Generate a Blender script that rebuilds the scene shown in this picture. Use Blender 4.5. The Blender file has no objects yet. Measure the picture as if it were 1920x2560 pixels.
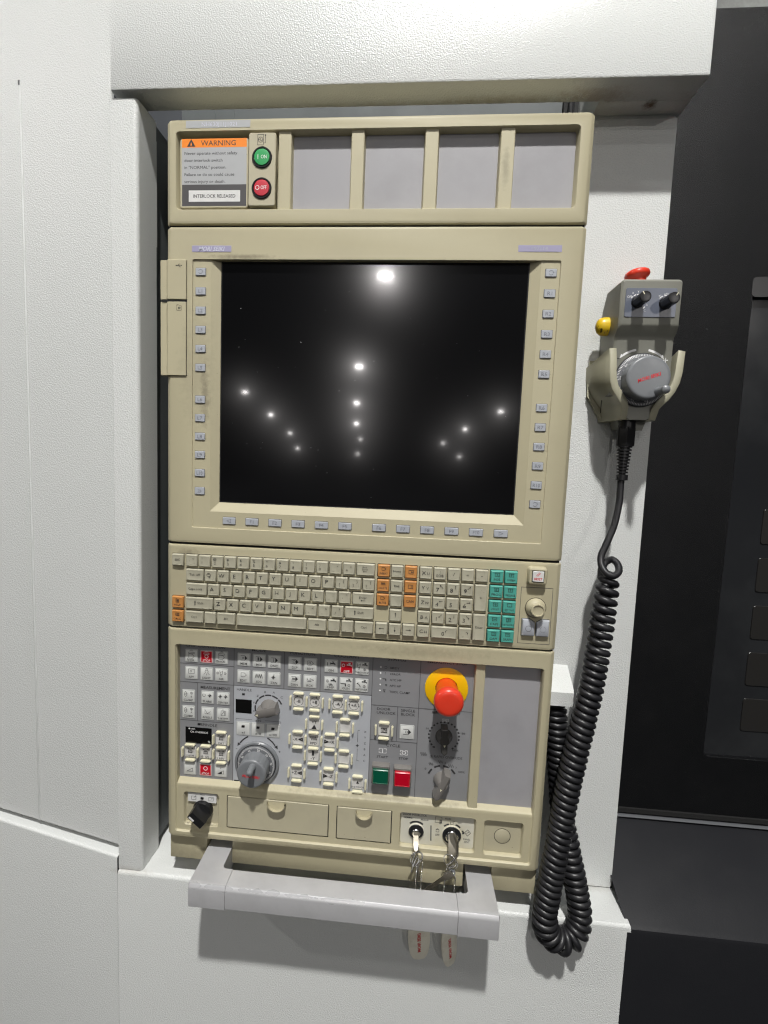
import bpy, bmesh, math, random
from mathutils import Vector, Matrix, noise
from mathutils.geometry import tessellate_polygon
random.seed(7)
sc = bpy.context.scene
col = sc.collection
PI = math.pi
R = math.radians

# ------------------------------------------------------------------ camera, world, lamps
cam_d = bpy.data.cameras.new('camera'); cam = bpy.data.objects.new('camera', cam_d); col.objects.link(cam)
CAMPOS = Vector((.32112, -.66810, .53971))
Rz = Matrix.Rotation(.084477, 3, 'Z'); Rx = Matrix.Rotation(-.100895, 3, 'X'); Ry = Matrix.Rotation(-.036549, 3, 'Y')
M3 = Rz @ Rx @ Ry @ Matrix(((1, 0, 0), (0, 0, -1), (0, 1, 0)))
cam.matrix_world = Matrix.Translation(CAMPOS) @ M3.to_4x4()
cam_d.sensor_fit = 'VERTICAL'; cam_d.sensor_height = 36; cam_d.lens = 36 * 1300 / 2560
cam_d.shift_x = (960 - 907.1) / 2560; cam_d.shift_y = (1289.7 - 1280) / 2560
cam_d.clip_start = .02; cam_d.clip_end = 400
sc.camera = cam

w = bpy.data.worlds.new('World'); sc.world = w; w.use_nodes = True
wn = w.node_tree.nodes; wl = w.node_tree.links
bg = wn['Background']
tc = wn.new('ShaderNodeTexCoord'); sx = wn.new('ShaderNodeSeparateXYZ'); rmp = wn.new('ShaderNodeValToRGB')
mr = wn.new('ShaderNodeMapRange'); mr.inputs['From Min'].default_value = -1; mr.inputs['From Max'].default_value = 1
wl.new(tc.outputs['Generated'], sx.inputs[0]); wl.new(sx.outputs['Z'], mr.inputs['Value']); wl.new(mr.outputs[0], rmp.inputs[0])
e = rmp.color_ramp.elements                 # hall: pale floor below, dim machines at eye level, bright roof above
e[0].position = 0; e[0].color = (.17, .17, .165, 1)
e[1].position = 1; e[1].color = (.92, .96, 1.0, 1)
for p_, c_ in ((.30, (.19, .19, .185, 1)), (.40, (.20, .20, .195, 1)), (.44, (.42, .42, .43, 1)), (.47, (.40, .40, .41, 1)), (.488, (.05, .05, .054, 1)), (.58, (.035, .037, .042, 1)), (.72, (.40, .42, .45, 1))):
    q_ = e.new(p_); q_.color = c_
wnz = wn.new('ShaderNodeTexNoise'); wnz.inputs['Scale'].default_value = 5.5; wnz.inputs['Detail'].default_value = 3; wl.new(tc.outputs['Generated'], wnz.inputs['Vector'])
wmr = wn.new('ShaderNodeMapRange'); wmr.inputs['From Min'].default_value = .35; wmr.inputs['From Max'].default_value = .65; wmr.inputs['To Min'].default_value = .55; wmr.inputs['To Max'].default_value = 1.45; wl.new(wnz.outputs['Fac'], wmr.inputs['Value'])
wmx = wn.new('ShaderNodeVectorMath'); wmx.operation = 'SCALE'; wl.new(rmp.outputs[0], wmx.inputs[0]); wl.new(wmr.outputs[0], wmx.inputs['Scale']); wl.new(wmx.outputs[0], bg.inputs[0]); bg.inputs[1].default_value = .185

sc.view_settings.view_transform = 'Standard'; sc.view_settings.look = 'None'
sc.view_settings.exposure = 0; sc.view_settings.gamma = 1
sc.render.engine = 'CYCLES'
sc.cycles.use_denoising = True; sc.cycles.denoiser = 'OPENIMAGEDENOISE'; sc.cycles.denoising_input_passes = 'RGB_ALBEDO_NORMAL'; sc.cycles.denoising_prefilter = 'ACCURATE'; sc.cycles.use_adaptive_sampling = False; sc.cycles.sample_clamp_indirect = 3; sc.cycles.max_bounces = 6; sc.cycles.pixel_filter_type = 'BLACKMAN_HARRIS'; sc.cycles.filter_width = 1.2
sc.render.resolution_x = 768; sc.render.resolution_y = 1024

def area(name, loc, target, power, size, color, size_y=None):
    l = bpy.data.lights.new(name, 'AREA'); l.shape = 'ELLIPSE' if size_y else 'DISK'; l.size = size
    if size_y: l.size_y = size_y
    l.energy = power; l.color = color
    o = bpy.data.objects.new(name, l); col.objects.link(o); o.location = loc
    o.rotation_euler = (Vector(target) - Vector(loc)).to_track_quat('-Z', 'Y').to_euler(); return o
area('ceiling_lamp_light', (.40, -1.9, 3.95), (.22, 0, .5), 208, .16, (1, .985, .95))

# rows of high-bay lamps down the hall, most of them mirrored in the screen
ROWS = [(.7, -6.0, 4.6, 3.4), (-5.4, -2.5, 4.25, 11), (6.6, -12.5, 4.1, 6.5), (-.33, -10.3, 4.34, 3.6), (-1.82, -20.3, 4.34, 1.1), (-3.18, -32.9, 4.34, .55), (-4.94, -50.2, 4.34, .4), (-7.59, -82.8, 4.34, .1), (-7.4, -77, 1.9, .1),  # first three: unseen lamps added for header sparkle, cover sheen, door sparkle
        (-9.2, -28.9, 4.34, .3), (-11.54, -43.2, 4.34, .3), (-16.43, -71.6, 4.34, .16), (-17.3, -80.7, 2.5, .12),
        (6.32, -35.6, 4.34, .3), (5.82, -53.3, 4.34, .25), (5.83, -87.5, 4.34, .12), (7.9, -80, 2.05, .1)]
for (x, y, z, k) in ROWS:
    d = math.hypot(x, y, z - .5)
    area('row_lamp_light', (x, y, z), (.3, 0, .6), k * .10 * d * d, max(.26, .0045 * d), (1, .96, .92), max(.045, .0010 * d))

# ------------------------------------------------------------------ materials
MATS = {}
def mat(name, color, rough=.5, metal=0, spec=.5, bump=None, mottle=None, coat=0, trans=0, emit=None, speck=None, ior=1.5):
    """bump=(scale, distance_mm, detail); mottle=(scale, amount, dirt colour); speck=(scale, threshold, colour)"""
    m = bpy.data.materials.new(name); m.use_nodes = True
    n = m.node_tree.nodes; L = m.node_tree.links; b = n['Principled BSDF']
    c4 = (*color, 1)
    b.inputs['Base Color'].default_value = c4; b.inputs['Roughness'].default_value = rough
    b.inputs['Metallic'].default_value = metal; b.inputs['Specular IOR Level'].default_value = spec
    b.inputs['Coat Weight'].default_value = coat; b.inputs['Coat Roughness'].default_value = .08
    b.inputs['Transmission Weight'].default_value = trans; b.inputs['IOR'].default_value = ior
    if emit: b.inputs['Emission Color'].default_value = (*emit[:3], 1); b.inputs['Emission Strength'].default_value = emit[3]
    g = None
    if bump or mottle or speck:
        g = n.new('ShaderNodeNewGeometry')
    out = None
    if mottle:
        t = n.new('ShaderNodeTexNoise'); t.inputs['Scale'].default_value = mottle[0]; t.inputs['Detail'].default_value = 6; t.inputs['Roughness'].default_value = .62
        L.new(g.outputs['Position'], t.inputs['Vector'])
        r = n.new('ShaderNodeMapRange'); r.inputs['From Min'].default_value = .46; r.inputs['From Max'].default_value = .78
        r.inputs['To Max'].default_value = mottle[1]; L.new(t.outputs['Fac'], r.inputs['Value'])
        x = n.new('ShaderNodeMix'); x.data_type = 'RGBA'; x.inputs[6].default_value = c4; x.inputs[7].default_value = (*mottle[2], 1)
        L.new(r.outputs[0], x.inputs[0]); out = x.outputs[2]; L.new(out, b.inputs['Base Color'])
        r2 = n.new('ShaderNodeMapRange'); r2.inputs['To Min'].default_value = rough - .07; r2.inputs['To Max'].default_value = rough + .1
        L.new(t.outputs['Fac'], r2.inputs['Value']); L.new(r2.outputs[0], b.inputs['Roughness'])
    if speck:
        t = n.new('ShaderNodeTexNoise'); t.inputs['Scale'].default_value = speck[0]; t.inputs['Detail'].default_value = 2
        L.new(g.outputs['Position'], t.inputs['Vector'])
        r = n.new('ShaderNodeMapRange'); r.inputs['From Min'].default_value = speck[1]; r.inputs['From Max'].default_value = speck[1] + .03
        L.new(t.outputs['Fac'], r.inputs['Value'])
        x = n.new('ShaderNodeMix'); x.data_type = 'RGBA'; x.inputs[7].default_value = (*speck[2], 1)
        if out: L.new(out, x.inputs[6])
        else: x.inputs[6].default_value = c4
        L.new(r.outputs[0], x.inputs[0]); out = x.outputs[2]; L.new(out, b.inputs['Base Color'])
    if bump:
        t = n.new('ShaderNodeTexNoise'); t.inputs['Scale'].default_value = bump[0]; t.inputs['Detail'].default_value = bump[2]; t.inputs['Roughness'].default_value = .5
        L.new(g.outputs['Position'], t.inputs['Vector'])
        k = n.new('ShaderNodeBump'); k.inputs['Strength'].default_value = 1; k.inputs['Distance'].default_value = bump[1] / 1000
        L.new(t.outputs['Fac'], k.inputs['Height']); L.new(k.outputs[0], b.inputs['Normal'])
    MATS[name] = m; return m

WHITE = mat('textured_white_enamel', (.66, .675, .665), .31, bump=(640, .5, 0), mottle=(4, .0, (.52, .53, .50)))
WHITED = mat('textured_white_enamel_inside', (.60, .61, .58), .45, bump=(950, .3, 1), mottle=(14, .5, (.42, .41, .34)))
BEIGE = mat('beige_plastic', (.46, .42, .285), .47, bump=(1500, .11, 2), mottle=(11, .42, (.38, .34, .235)), speck=(420, .765, (.13, .115, .08)))
BEIGE2 = mat('beige_drawer_plastic', (.445, .41, .29), .5, bump=(1500, .1, 2), mottle=(30, .5, (.37, .335, .25)), speck=(300, .75, (.15, .13, .10)))
KEYC = mat('worn_key_plastic', (.43, .41, .315), .42, mottle=(70, .55, (.29, .275, .21)), speck=(330, .74, (.16, .15, .12)))
SOFT = mat('grey_key_plastic', (.40, .42, .46), .45, mottle=(60, .4, (.30, .31, .34)))
ORANGE = mat('orange_key_plastic', (.52, .23, .065), .42, mottle=(60, .5, (.42, .17, .05)))
TEAL = mat('teal_key_plastic', (.075, .36, .295), .42, mottle=(60, .4, (.05, .26, .21)))
GPLATE = mat('grey_blank_sheet', (.325, .32, .338), .42, mottle=(16, .5, (.235, .23, .24)), speck=(260, .79, (.75, .75, .75)))
OVER = mat('grey_overlay_film', (.245, .248, .258), .38, mottle=(20, .4, (.20, .20, .205)))
OVERL = mat('pale_overlay_film', (.43, .445, .475), .36, mottle=(24, .45, (.35, .355, .37)))
INK = mat('dark_ink', (.035, .034, .036), .5)
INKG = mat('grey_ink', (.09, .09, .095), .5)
WINK = mat('white_ink', (.8, .8, .8), .5)
EMB = mat('raised_lettering', (.56, .57, .66), .4)
EMBD = mat('sunk_lettering', (.17, .175, .2), .5)
RINK = mat('red_ink', (.62, .02, .03), .45)
BTN = mat('white_film_key', (.70, .71, .69), .34, mottle=(90, .3, (.56, .55, .52)))
BTNR = mat('key_rim', (.46, .47, .46), .35)
JOG = mat('pale_jog_key', (.60, .59, .57), .38, mottle=(80, .4, (.47, .45, .42)))
REDB = mat('red_film_key', (.62, .005, .02), .36)
PINK = mat('pink_key_border', (.80, .42, .42), .4)
GUARD = mat('ivory_guard_bar', (.70, .67, .49), .3, mottle=(200, .3, (.58, .54, .37)))
BLACK = mat('black_plastic', (.012, .012, .013), .3)
RUBBER = mat('black_cable_rubber', (.014, .014, .016), .38, mottle=(50, .5, (.028, .028, .03)))
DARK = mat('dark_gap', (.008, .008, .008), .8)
GLASSB = mat('black_display_window', (.004, .004, .004), .15)
GREEN = mat('green_lens', (.03, .33, .10), .42, coat=0)
GREEND = mat('dark_green_lens', (.0, .085, .045), .25, coat=.6)
REDL = mat('red_lens', (.52, .03, .05), .42, coat=0)
REDD = mat('deep_red_lens', (.50, .0, .015), .25, coat=.6)
ESTOP = mat('emergency_red', (.72, .045, .02), .3, coat=.3, mottle=(80, .3, (.62, .06, .03)))
ESTOPD = mat('emergency_orange_red_stem', (.72, .06, .008), .38)
YELLOW = mat('yellow_plate', (.86, .50, .0), .42)
YELB = mat('worn_yellow_button', (.72, .48, .02), .33, speck=(170, .66, (.06, .04, .01)))
KNOBG = mat('grey_handwheel_plastic', (.19, .20, .212), .3, mottle=(40, .3, (.12, .125, .135)))
KNOBB = mat('brown_grey_knob', (.17, .16, .15), .25)
KNOBD = mat('charcoal_knob', (.06, .058, .055), .26)
DIALG = mat('dial_grey', (.12, .125, .135), .35)
CHROME = mat('chrome', (.75, .74, .72), .18, metal=1)
BRASSY = mat('worn_nickel_key', (.26, .24, .20), .45, metal=1, mottle=(200, .5, (.25, .22, .15)))
TAG = mat('ivory_tag_plastic', (.94, .91, .78), .45, mottle=(60, .5, (.52, .46, .34)))
LABW = mat('white_label', (.68, .68, .67), .45, mottle=(120, .4, (.5, .5, .48)))
CREAM = mat('yellowed_label', (.60, .585, .50), .45, mottle=(22, .75, (.50, .44, .26)))
WGREY = mat('grey_label', (.40, .41, .42), .45, mottle=(40, .3, (.33, .33, .33)))
WORAN = mat('orange_label', (.85, .24, .02), .45)
WDARK = mat('charcoal_label', (.075, .072, .075), .45)
LILAC = mat('lilac_name_plate', (.34, .32, .46), .4)
CHARC = mat('charcoal_paint', (.005, .0053, .006), .31, spec=.27, bump=(800, .7, 1), mottle=(12, .5, (.009, .009, .010)))
CHARS = mat('smooth_charcoal_paint', (.013, .0135, .016), .36, spec=.35, mottle=(9, .5, (.017, .017, .019)), bump=(500, .12, 2))
DGREY = mat('dark_grey_cavity_sheet', (.10, .112, .115), .6, mottle=(12, .4, (.04, .045, .045)))
WINB = mat('door_window_glass', (.016, .017, .019), .12, mottle=(7, .7, (.034, .036, .038)))
SLOT = mat('inner_window_plate', (.019, .018, .017), .3, mottle=(9, .8, (.02, .02, .02)))
PEND = mat('grey_pendant_plastic', (.215, .215, .185), .42, bump=(1400, .08, 2), mottle=(30, .35, (.16, .16, .13)))
PLAB = mat('pendant_label', (.115, .13, .17), .3)
HOLD = mat('pendant_holder_plastic', (.40, .385, .285), .46, mottle=(26, .4, (.30, .285, .20)))
RAWC = mat('grubby_corner', (.60, .56, .42), .6, mottle=(160, .9, (.25, .20, .12)))
ROOF = mat('roof_beam', (.20, .21, .20), .6, mottle=(20, .8, (.05, .05, .05)))

def stain(m, spots):
    """brown rust smears with a shape of their own at fixed places (metres)"""
    n = m.node_tree.nodes; L = m.node_tree.links; b = n['Principled BSDF']
    g = n.new('ShaderNodeNewGeometry'); prev = b.inputs['Base Color'].links[0].from_socket
    t = n.new('ShaderNodeTexNoise'); t.inputs['Scale'].default_value = 130; t.inputs['Detail'].default_value = 6; t.inputs['Roughness'].default_value = .7; L.new(g.outputs['Position'], t.inputs['Vector'])
    for (c, ext, strength, colr) in spots:
        v = n.new('ShaderNodeVectorMath'); v.operation = 'SUBTRACT'; L.new(g.outputs['Position'], v.inputs[0]); v.inputs[1].default_value = c
        d = n.new('ShaderNodeVectorMath'); d.operation = 'DIVIDE'; L.new(v.outputs[0], d.inputs[0]); d.inputs[1].default_value = ext
        l = n.new('ShaderNodeVectorMath'); l.operation = 'LENGTH'; L.new(d.outputs[0], l.inputs[0])
        a = n.new('ShaderNodeMath'); a.operation = 'MULTIPLY_ADD'; L.new(t.outputs['Fac'], a.inputs[0]); a.inputs[1].default_value = 1.9; a.inputs[2].default_value = -.95
        q = n.new('ShaderNodeMath'); q.operation = 'SUBTRACT'; L.new(a.outputs[0], q.inputs[0]); L.new(l.outputs['Value'], q.inputs[1])
        r = n.new('ShaderNodeMapRange'); r.inputs['From Min'].default_value = -.95; r.inputs['From Max'].default_value = -.2; r.inputs['To Max'].default_value = strength; L.new(q.outputs[0], r.inputs['Value'])
        x = n.new('ShaderNodeMix'); x.data_type = 'RGBA'; L.new(r.outputs[0], x.inputs[0]); L.new(prev, x.inputs[6]); x.inputs[7].default_value = (*colr, 1); prev = x.outputs[2]
    L.new(prev, b.inputs['Base Color'])
stain(WHITE, [((.60, .055, .996), (.011, .012, .006), .95, (.10, .05, .02)), ((.53, .036, .996), (.05, .02, .008), .45, (.30, .20, .12)), ((.42, .040, .996), (.09, .012, .008), .4, (.32, .26, .17)), ((.28, .045, .996), (.3, .008, .006), .35, (.35, .31, .22)),
              ((.61, .075, -.07), (.05, .02, .006), .4, (.34, .31, .26)), ((-.06, .01, -.07), (.05, .01, .008), .35, (.36, .33, .28))])
stain(BEIGE, [((.043, 0, .655), (.03, .01, .10), .28, (.24, .21, .15)), ((.052, 0, .62), (.008, .01, .05), .5, (.15, .13, .09)), ((.10, .0, .793), (.05, .01, .004), .6, (.12, .10, .07)), ((.20, 0, .425), (.2, .01, .006), .3, (.25, .22, .15)),
              ((.26, 0, .302), (.28, .01, .01), .25, (.27, .24, .17)), ((.35, 0, .294), (.1, .01, .008), .35, (.2, .18, .12)), ((.1, 0, .076), (.12, .01, .006), .3, (.26, .23, .16)), ((.30, .006, .082), (.16, .01, .004), .55, (.17, .15, .10)), ((.42, 0, .895), (.006, .01, .03), .45, (.18, .16, .11)), ((.26, 0, .004), (.26, .02, .006), .4, (.22, .19, .13)), ((.03, 0, .41), (.02, .01, .01), .5, (.13, .11, .08)), ((.08, .01, -.03), (.08, .01, .02), .35, (.22, .19, .13))])
def screen_mat():
    m = bpy.data.materials.new('dark_matt_screen_glass'); m.use_nodes = True
    n = m.node_tree.nodes; L = m.node_tree.links; b = n['Principled BSDF']; o = n['Material Output']
    b.inputs['Base Color'].default_value = (.0022, .0022, .0026, 1); b.inputs['Roughness'].default_value = .5; b.inputs['Specular IOR Level'].default_value = 0
    geo = n.new('ShaderNodeNewGeometry'); t = n.new('ShaderNodeTexNoise'); t.inputs['Scale'].default_value = 2600
    L.new(geo.outputs['Position'], t.inputs['Vector'])
    bp = n.new('ShaderNodeBump'); bp.inputs['Distance'].default_value = .00001; bp.inputs['Strength'].default_value = .5
    L.new(t.outputs['Fac'], bp.inputs['Height'])
    prev = b.outputs[0]
    for rough, fac in ((.22, .004), (.145, .024), (.085, .0045), (.045, .008)):      # anti-glare film: a sharp mirror and two veils
        gl = n.new('ShaderNodeBsdfGlossy'); gl.inputs['Roughness'].default_value = rough; gl.inputs['Color'].default_value = (fac, fac, fac * 1.02, 1)
        ad = n.new('ShaderNodeAddShader'); L.new(prev, ad.inputs[0]); L.new(gl.outputs[0], ad.inputs[1]); prev = ad.outputs[0]
    L.new(prev, o.inputs[0]); return m
SCREEN = screen_mat()

def worn_metal(name, base, ez, ey):
    """silver paint with a rubbed-through line along the upper front edge (z=ez, y=ey, metres)"""
    m = mat(name, base, .33, metal=.3, mottle=(30, .35, (.34, .34, .345)), bump=(1200, .06, 2))
    n = m.node_tree.nodes; L = m.node_tree.links; b = n['Principled BSDF']
    g = n.new('ShaderNodeNewGeometry'); s = n.new('ShaderNodeSeparateXYZ'); L.new(g.outputs['Position'], s.inputs[0])
    def mth(op, a, c=None):
        q = n.new('ShaderNodeMath'); q.operation = op
        for i, v in enumerate((a, c)):
            if v is None: continue
            if isinstance(v, (int, float)): q.inputs[i].default_value = v
            else: L.new(v, q.inputs[i])
        return q.outputs[0]
    dz = mth('SUBTRACT', s.outputs['Z'], ez); dy = mth('SUBTRACT', s.outputs['Y'], ey)
    d = mth('SQRT', mth('ADD', mth('MULTIPLY', dz, dz), mth('MULTIPLY', dy, dy)))
    t = n.new('ShaderNodeTexNoise'); t.inputs['Scale'].default_value = 55; t.inputs['Detail'].default_value = 5; L.new(g.outputs['Position'], t.inputs['Vector'])
    thr = mth('MULTIPLY', mth('SUBTRACT', t.outputs['Fac'], .36), .017)
    left = mth('LESS_THAN', s.outputs['X'], mth('ADD', .24, mth('MULTIPLY', t.outputs['Fac'], .1)))
    msk = mth('MULTIPLY', mth('LESS_THAN', d, thr), left)
    old = b.inputs['Roughness'].links[0].from_socket
    x = n.new('ShaderNodeMix'); x.data_type = 'FLOAT'; L.new(msk, x.inputs[0]); L.new(old, x.inputs[2]); x.inputs[3].default_value = .24
    L.new(x.outputs[0], b.inputs['Roughness'])
    x = n.new('ShaderNodeMix'); x.data_type = 'FLOAT'; L.new(msk, x.inputs[0]); x.inputs[2].default_value = .3; x.inputs[3].default_value = .3
    L.new(x.outputs[0], b.inputs['Metallic']); return m
SILVER = worn_metal('worn_silver_handle', (.53, .53, .545), -.0185, -.0585)

# ------------------------------------------------------------------ mesh builder (millimetres; X right, Z up, Y into the wall)
def rr(x0, z0, x1, z1, r=0, n=4):
    if r <= 0: return [(x0, z0), (x1, z0), (x1, z1), (x0, z1)]
    r = min(r, (x1 - x0) / 2 - .01, (z1 - z0) / 2 - .01); out = []
    for cx, cz, a in ((x1 - r, z0 + r, -90), (x1 - r, z1 - r, 0), (x0 + r, z1 - r, 90), (x0 + r, z0 + r, 180)):
        for i in range(n + 1):
            t = R(a + 90 * i / n); out.append((cx + r * math.cos(t), cz + r * math.sin(t)))
    return out
class MB:
    def __init__(s): s.v = []; s.f = []
    def face(s, pts): k = len(s.v); s.v += pts; s.f.append(tuple(range(k, k + len(pts))))
    def poly(s, pts, y): s.face([(x, y, z) for x, z in pts])
    def loft(s, loops, close=True, cap0=False, cap1=False):
        k = len(s.v); n = len(loops[0])
        for l in loops: s.v += l
        for i in range(len(loops) - 1):
            for j in range(n if close else n - 1):
                a = k + i * n + j; b = k + i * n + (j + 1) % n; s.f.append((a, b, b + n, a + n))
        if cap0: s.f.append(tuple(reversed(range(k, k + n))))
        if cap1: q = k + (len(loops) - 1) * n; s.f.append(tuple(range(q, q + n)))
    def rl(s, rect, r, prof, cap=True, n=4):
        """lofted rounded rectangle, prof=[(inset,y)...] back to front"""
        x0, z0, x1, z1 = rect
        s.loft([[(x, y, z) for x, z in rr(x0 + i, z0 + i, x1 - i, z1 - i, max(r - i, .05) if r else 0, n)] for i, y in prof], cap1=cap)
    def plate(s, rect, y, t, r=1, bev=.4, n=4): s.rl(rect, r, [(0, y + t), (0, y + bev), (bev, y)], n=n)
    def box(s, x0, x1, y0, y1, z0, z1, b=0):
        if b <= 0:
            s.loft([[(x0, y1, z0), (x1, y1, z0), (x1, y1, z1), (x0, y1, z1)], [(x0, y0, z0), (x1, y0, z0), (x1, y0, z1), (x0, y0, z1)]], cap0=True, cap1=True); return
        lp = []
        for y, i in ((y1, b), (y1 - b * .3, b * .3), (y1 - b, 0), (y0 + b, 0), (y0 + b * .3, b * .3), (y0, b)):
            lp.append([(x, y, z) for x, z in rr(x0 + i, z0 + i, x1 - i, z1 - i, max(b - i, .15) , 3)])
        s.loft(lp, cap0=True, cap1=True)
    def frame(s, loops_outer, y, holes):
        """flat face at y with holes; holes=[(rect, r, prof)], prof=[(inset,y)..] front to back; loops_outer front to back"""
        o = loops_outer[0]
        polys = [[Vector((x, z, 0)) for x, yy, z in o]]
        hl = []
        for rect, r, prof in holes:
            x0, z0, x1, z1 = rect; L = []
            for i, yy in prof: L.append([(x, yy, z) for x, z in rr(x0 + i, z0 + i, x1 - i, z1 - i, max(r - i, .1), 4)])
            hl.append(L); polys.append([Vector((x, z, 0)) for x, yy, z in L[0]])
        flat = [p for q in polys for p in q]; k = len(s.v)
        s.v += [(p.x, y, p.y) for p in flat]
        for t in tessellate_polygon(polys): s.f.append(tuple(k + i for i in t))
        s.loft(loops_outer)
        for L in hl: s.loft([l[::-1] for l in L])
    def lathe(s, c, prof, axis='y', n=32, cap=True, a0=0, sq=None):
        """prof=[(r, h)] along the axis, c=(x,y,z)"""
        L = []
        for r, h in prof:
            lp = []
            for j in range(n):
                t = 2 * PI * j / n + a0; q = r * (sq[j % len(sq)] if sq else 1)
                a, b = q * math.cos(t), q * math.sin(t)
                lp.append((c[0] + a, c[1] + h, c[2] + b) if axis == 'y' else ((c[0] + a, c[1] + b, c[2] + h) if axis == 'z' else (c[0] + h, c[1] + a, c[2] + b)))
            L.append(lp)
        s.loft(L, cap1=cap, cap0=False)
    def disc(s, x, z, r, y, n=24): s.poly([(x + r * math.cos(2 * PI * i / n), z + r * math.sin(2 * PI * i / n)) for i in range(n)], y)
    def ring(s, x, z, r, w, y, a0=0, a1=360, n=24):
        m = max(2, int(n * abs(a1 - a0) / 360)); P1 = []; P2 = []
        for i in range(m + 1):
            t = R(a0 + (a1 - a0) * i / m); P1.append((x + (r + w / 2) * math.cos(t), y, z + (r + w / 2) * math.sin(t))); P2.append((x + (r - w / 2) * math.cos(t), y, z + (r - w / 2) * math.sin(t)))
        s.loft([P1, P2], close=False)
    def line(s, pts, w, y, closed=False):
        if closed: pts = pts + [pts[0]]
        for (a, b), (c, d) in zip(pts, pts[1:]):
            l = math.hypot(c - a, d - b) or 1; ux, uz = (c - a) / l, (d - b) / l; nx, nz = -uz * w / 2, ux * w / 2
            a_, b_, c_, d_ = a - ux * w / 2, b - uz * w / 2, c + ux * w / 2, d + uz * w / 2
            s.poly([(a_ + nx, b_ + nz), (c_ + nx, d_ + nz), (c_ - nx, d_ - nz), (a_ - nx, b_ - nz)], y)
    def text(s, t, x, z, size, y, sx=1.0, align='CENTER', rot=0, bold=0, shear=0):
        me = text_mesh(t, bold, shear); k = len(s.v)
        xs = [v.co.x for v in me.vertices]
        if not xs: return
        off = {'CENTER': -(min(xs) + max(xs)) / 2, 'LEFT': 0, 'RIGHT': -max(xs)}[align]
        cs, sn = math.cos(R(rot)), math.sin(R(rot))
        for v in me.vertices:
            a, b = (v.co.x + off) * size * sx, (v.co.y - .35) * size
            s.v.append((x + a * cs - b * sn, y, z + a * sn + b * cs))
        for p in me.polygons: s.f.append(tuple(k + i for i in p.vertices))
    def tube(s, path, r, n=10, caps=True, rad=None):
        P = [Vector(p) for p in path]; L = []; up = Vector((0, 1, .01)).normalized()
        t0 = (P[1] - P[0]).normalized(); nrm = t0.cross(up).normalized()
        for i, p in enumerate(P):
            t = (P[min(i + 1, len(P) - 1)] - P[max(i - 1, 0)]).normalized()
            nrm = (nrm - t * nrm.dot(t)).normalized(); bn = t.cross(nrm); rr_ = rad[i] if rad else r
            L.append([tuple(p + (nrm * math.cos(2 * PI * j / n) + bn * math.sin(2 * PI * j / n)) * rr_) for j in range(n)])
        s.loft(L, cap0=caps, cap1=caps)
    def prism(s, pts, y0, y1, b=0):
        """outline (x,z) counter-clockwise, front y0, back y1"""
        A = [(x, y1, z) for x, z in pts]; B = [(x, y0, z) for x, z in pts]
        s.loft([A, B], cap0=True, cap1=True)
    def build(s, name, m, parent=None, origin=None, angle=35, smooth=True):
        o0 = Vector(origin) if origin else Vector((0, 0, 0))
        me = bpy.data.meshes.new(name)
        me.from_pydata([((x - o0.x) / 1000, (y - o0.y) / 1000, (z - o0.z) / 1000) for x, y, z in s.v], [], s.f)
        bm = bmesh.new(); bm.from_mesh(me)
        bmesh.ops.remove_doubles(bm, verts=bm.verts, dist=2e-6)
        bmesh.ops.recalc_face_normals(bm, faces=bm.faces); bm.to_mesh(me); bm.free()
        if smooth:
            me.shade_smooth(); me.set_sharp_from_angle(angle=R(angle))
        me.materials.append(m)
        o = bpy.data.objects.new(name, me); col.objects.link(o)
        place(o, o0 / 1000, parent); return o
WPOS = {}
def place(o, wpos, parent):
    WPOS[o.name] = Vector(wpos)
    if parent: o.parent = parent; o.location = Vector(wpos) - WPOS[parent.name]
    else: o.location = wpos
_tm = {}
def text_mesh(t, bold, shear):
    k = (t, bold, shear)
    if k not in _tm:
        c = bpy.data.curves.new('text', 'FONT'); c.body = t; c.resolution_u = 2; c.offset = bold; c.shear = shear
        o = bpy.data.objects.new('text', c); me = bpy.data.meshes.new_from_object(o)
        _tm[k] = me; bpy.data.objects.remove(o)
    return _tm[k]
def thing(name, loc, label, cat, group=None):
    o = bpy.data.objects.new(name, None); col.objects.link(o); o.empty_display_size = .02
    place(o, Vector(loc) / 1000, None); tag(o, label, cat, group); return o
def tag(o, label=None, cat=None, group=None, kind=None):
    if label: o['label'] = label
    if cat: o['category'] = cat
    if group: o['group'] = group
    if kind: o['kind'] = kind
    return o
def inst(src, wpos, parent, name=None):
    o = src.copy(); 
    if name: o.name = name
    col.objects.link(o); place(o, Vector(wpos) / 1000, parent); return o

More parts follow.
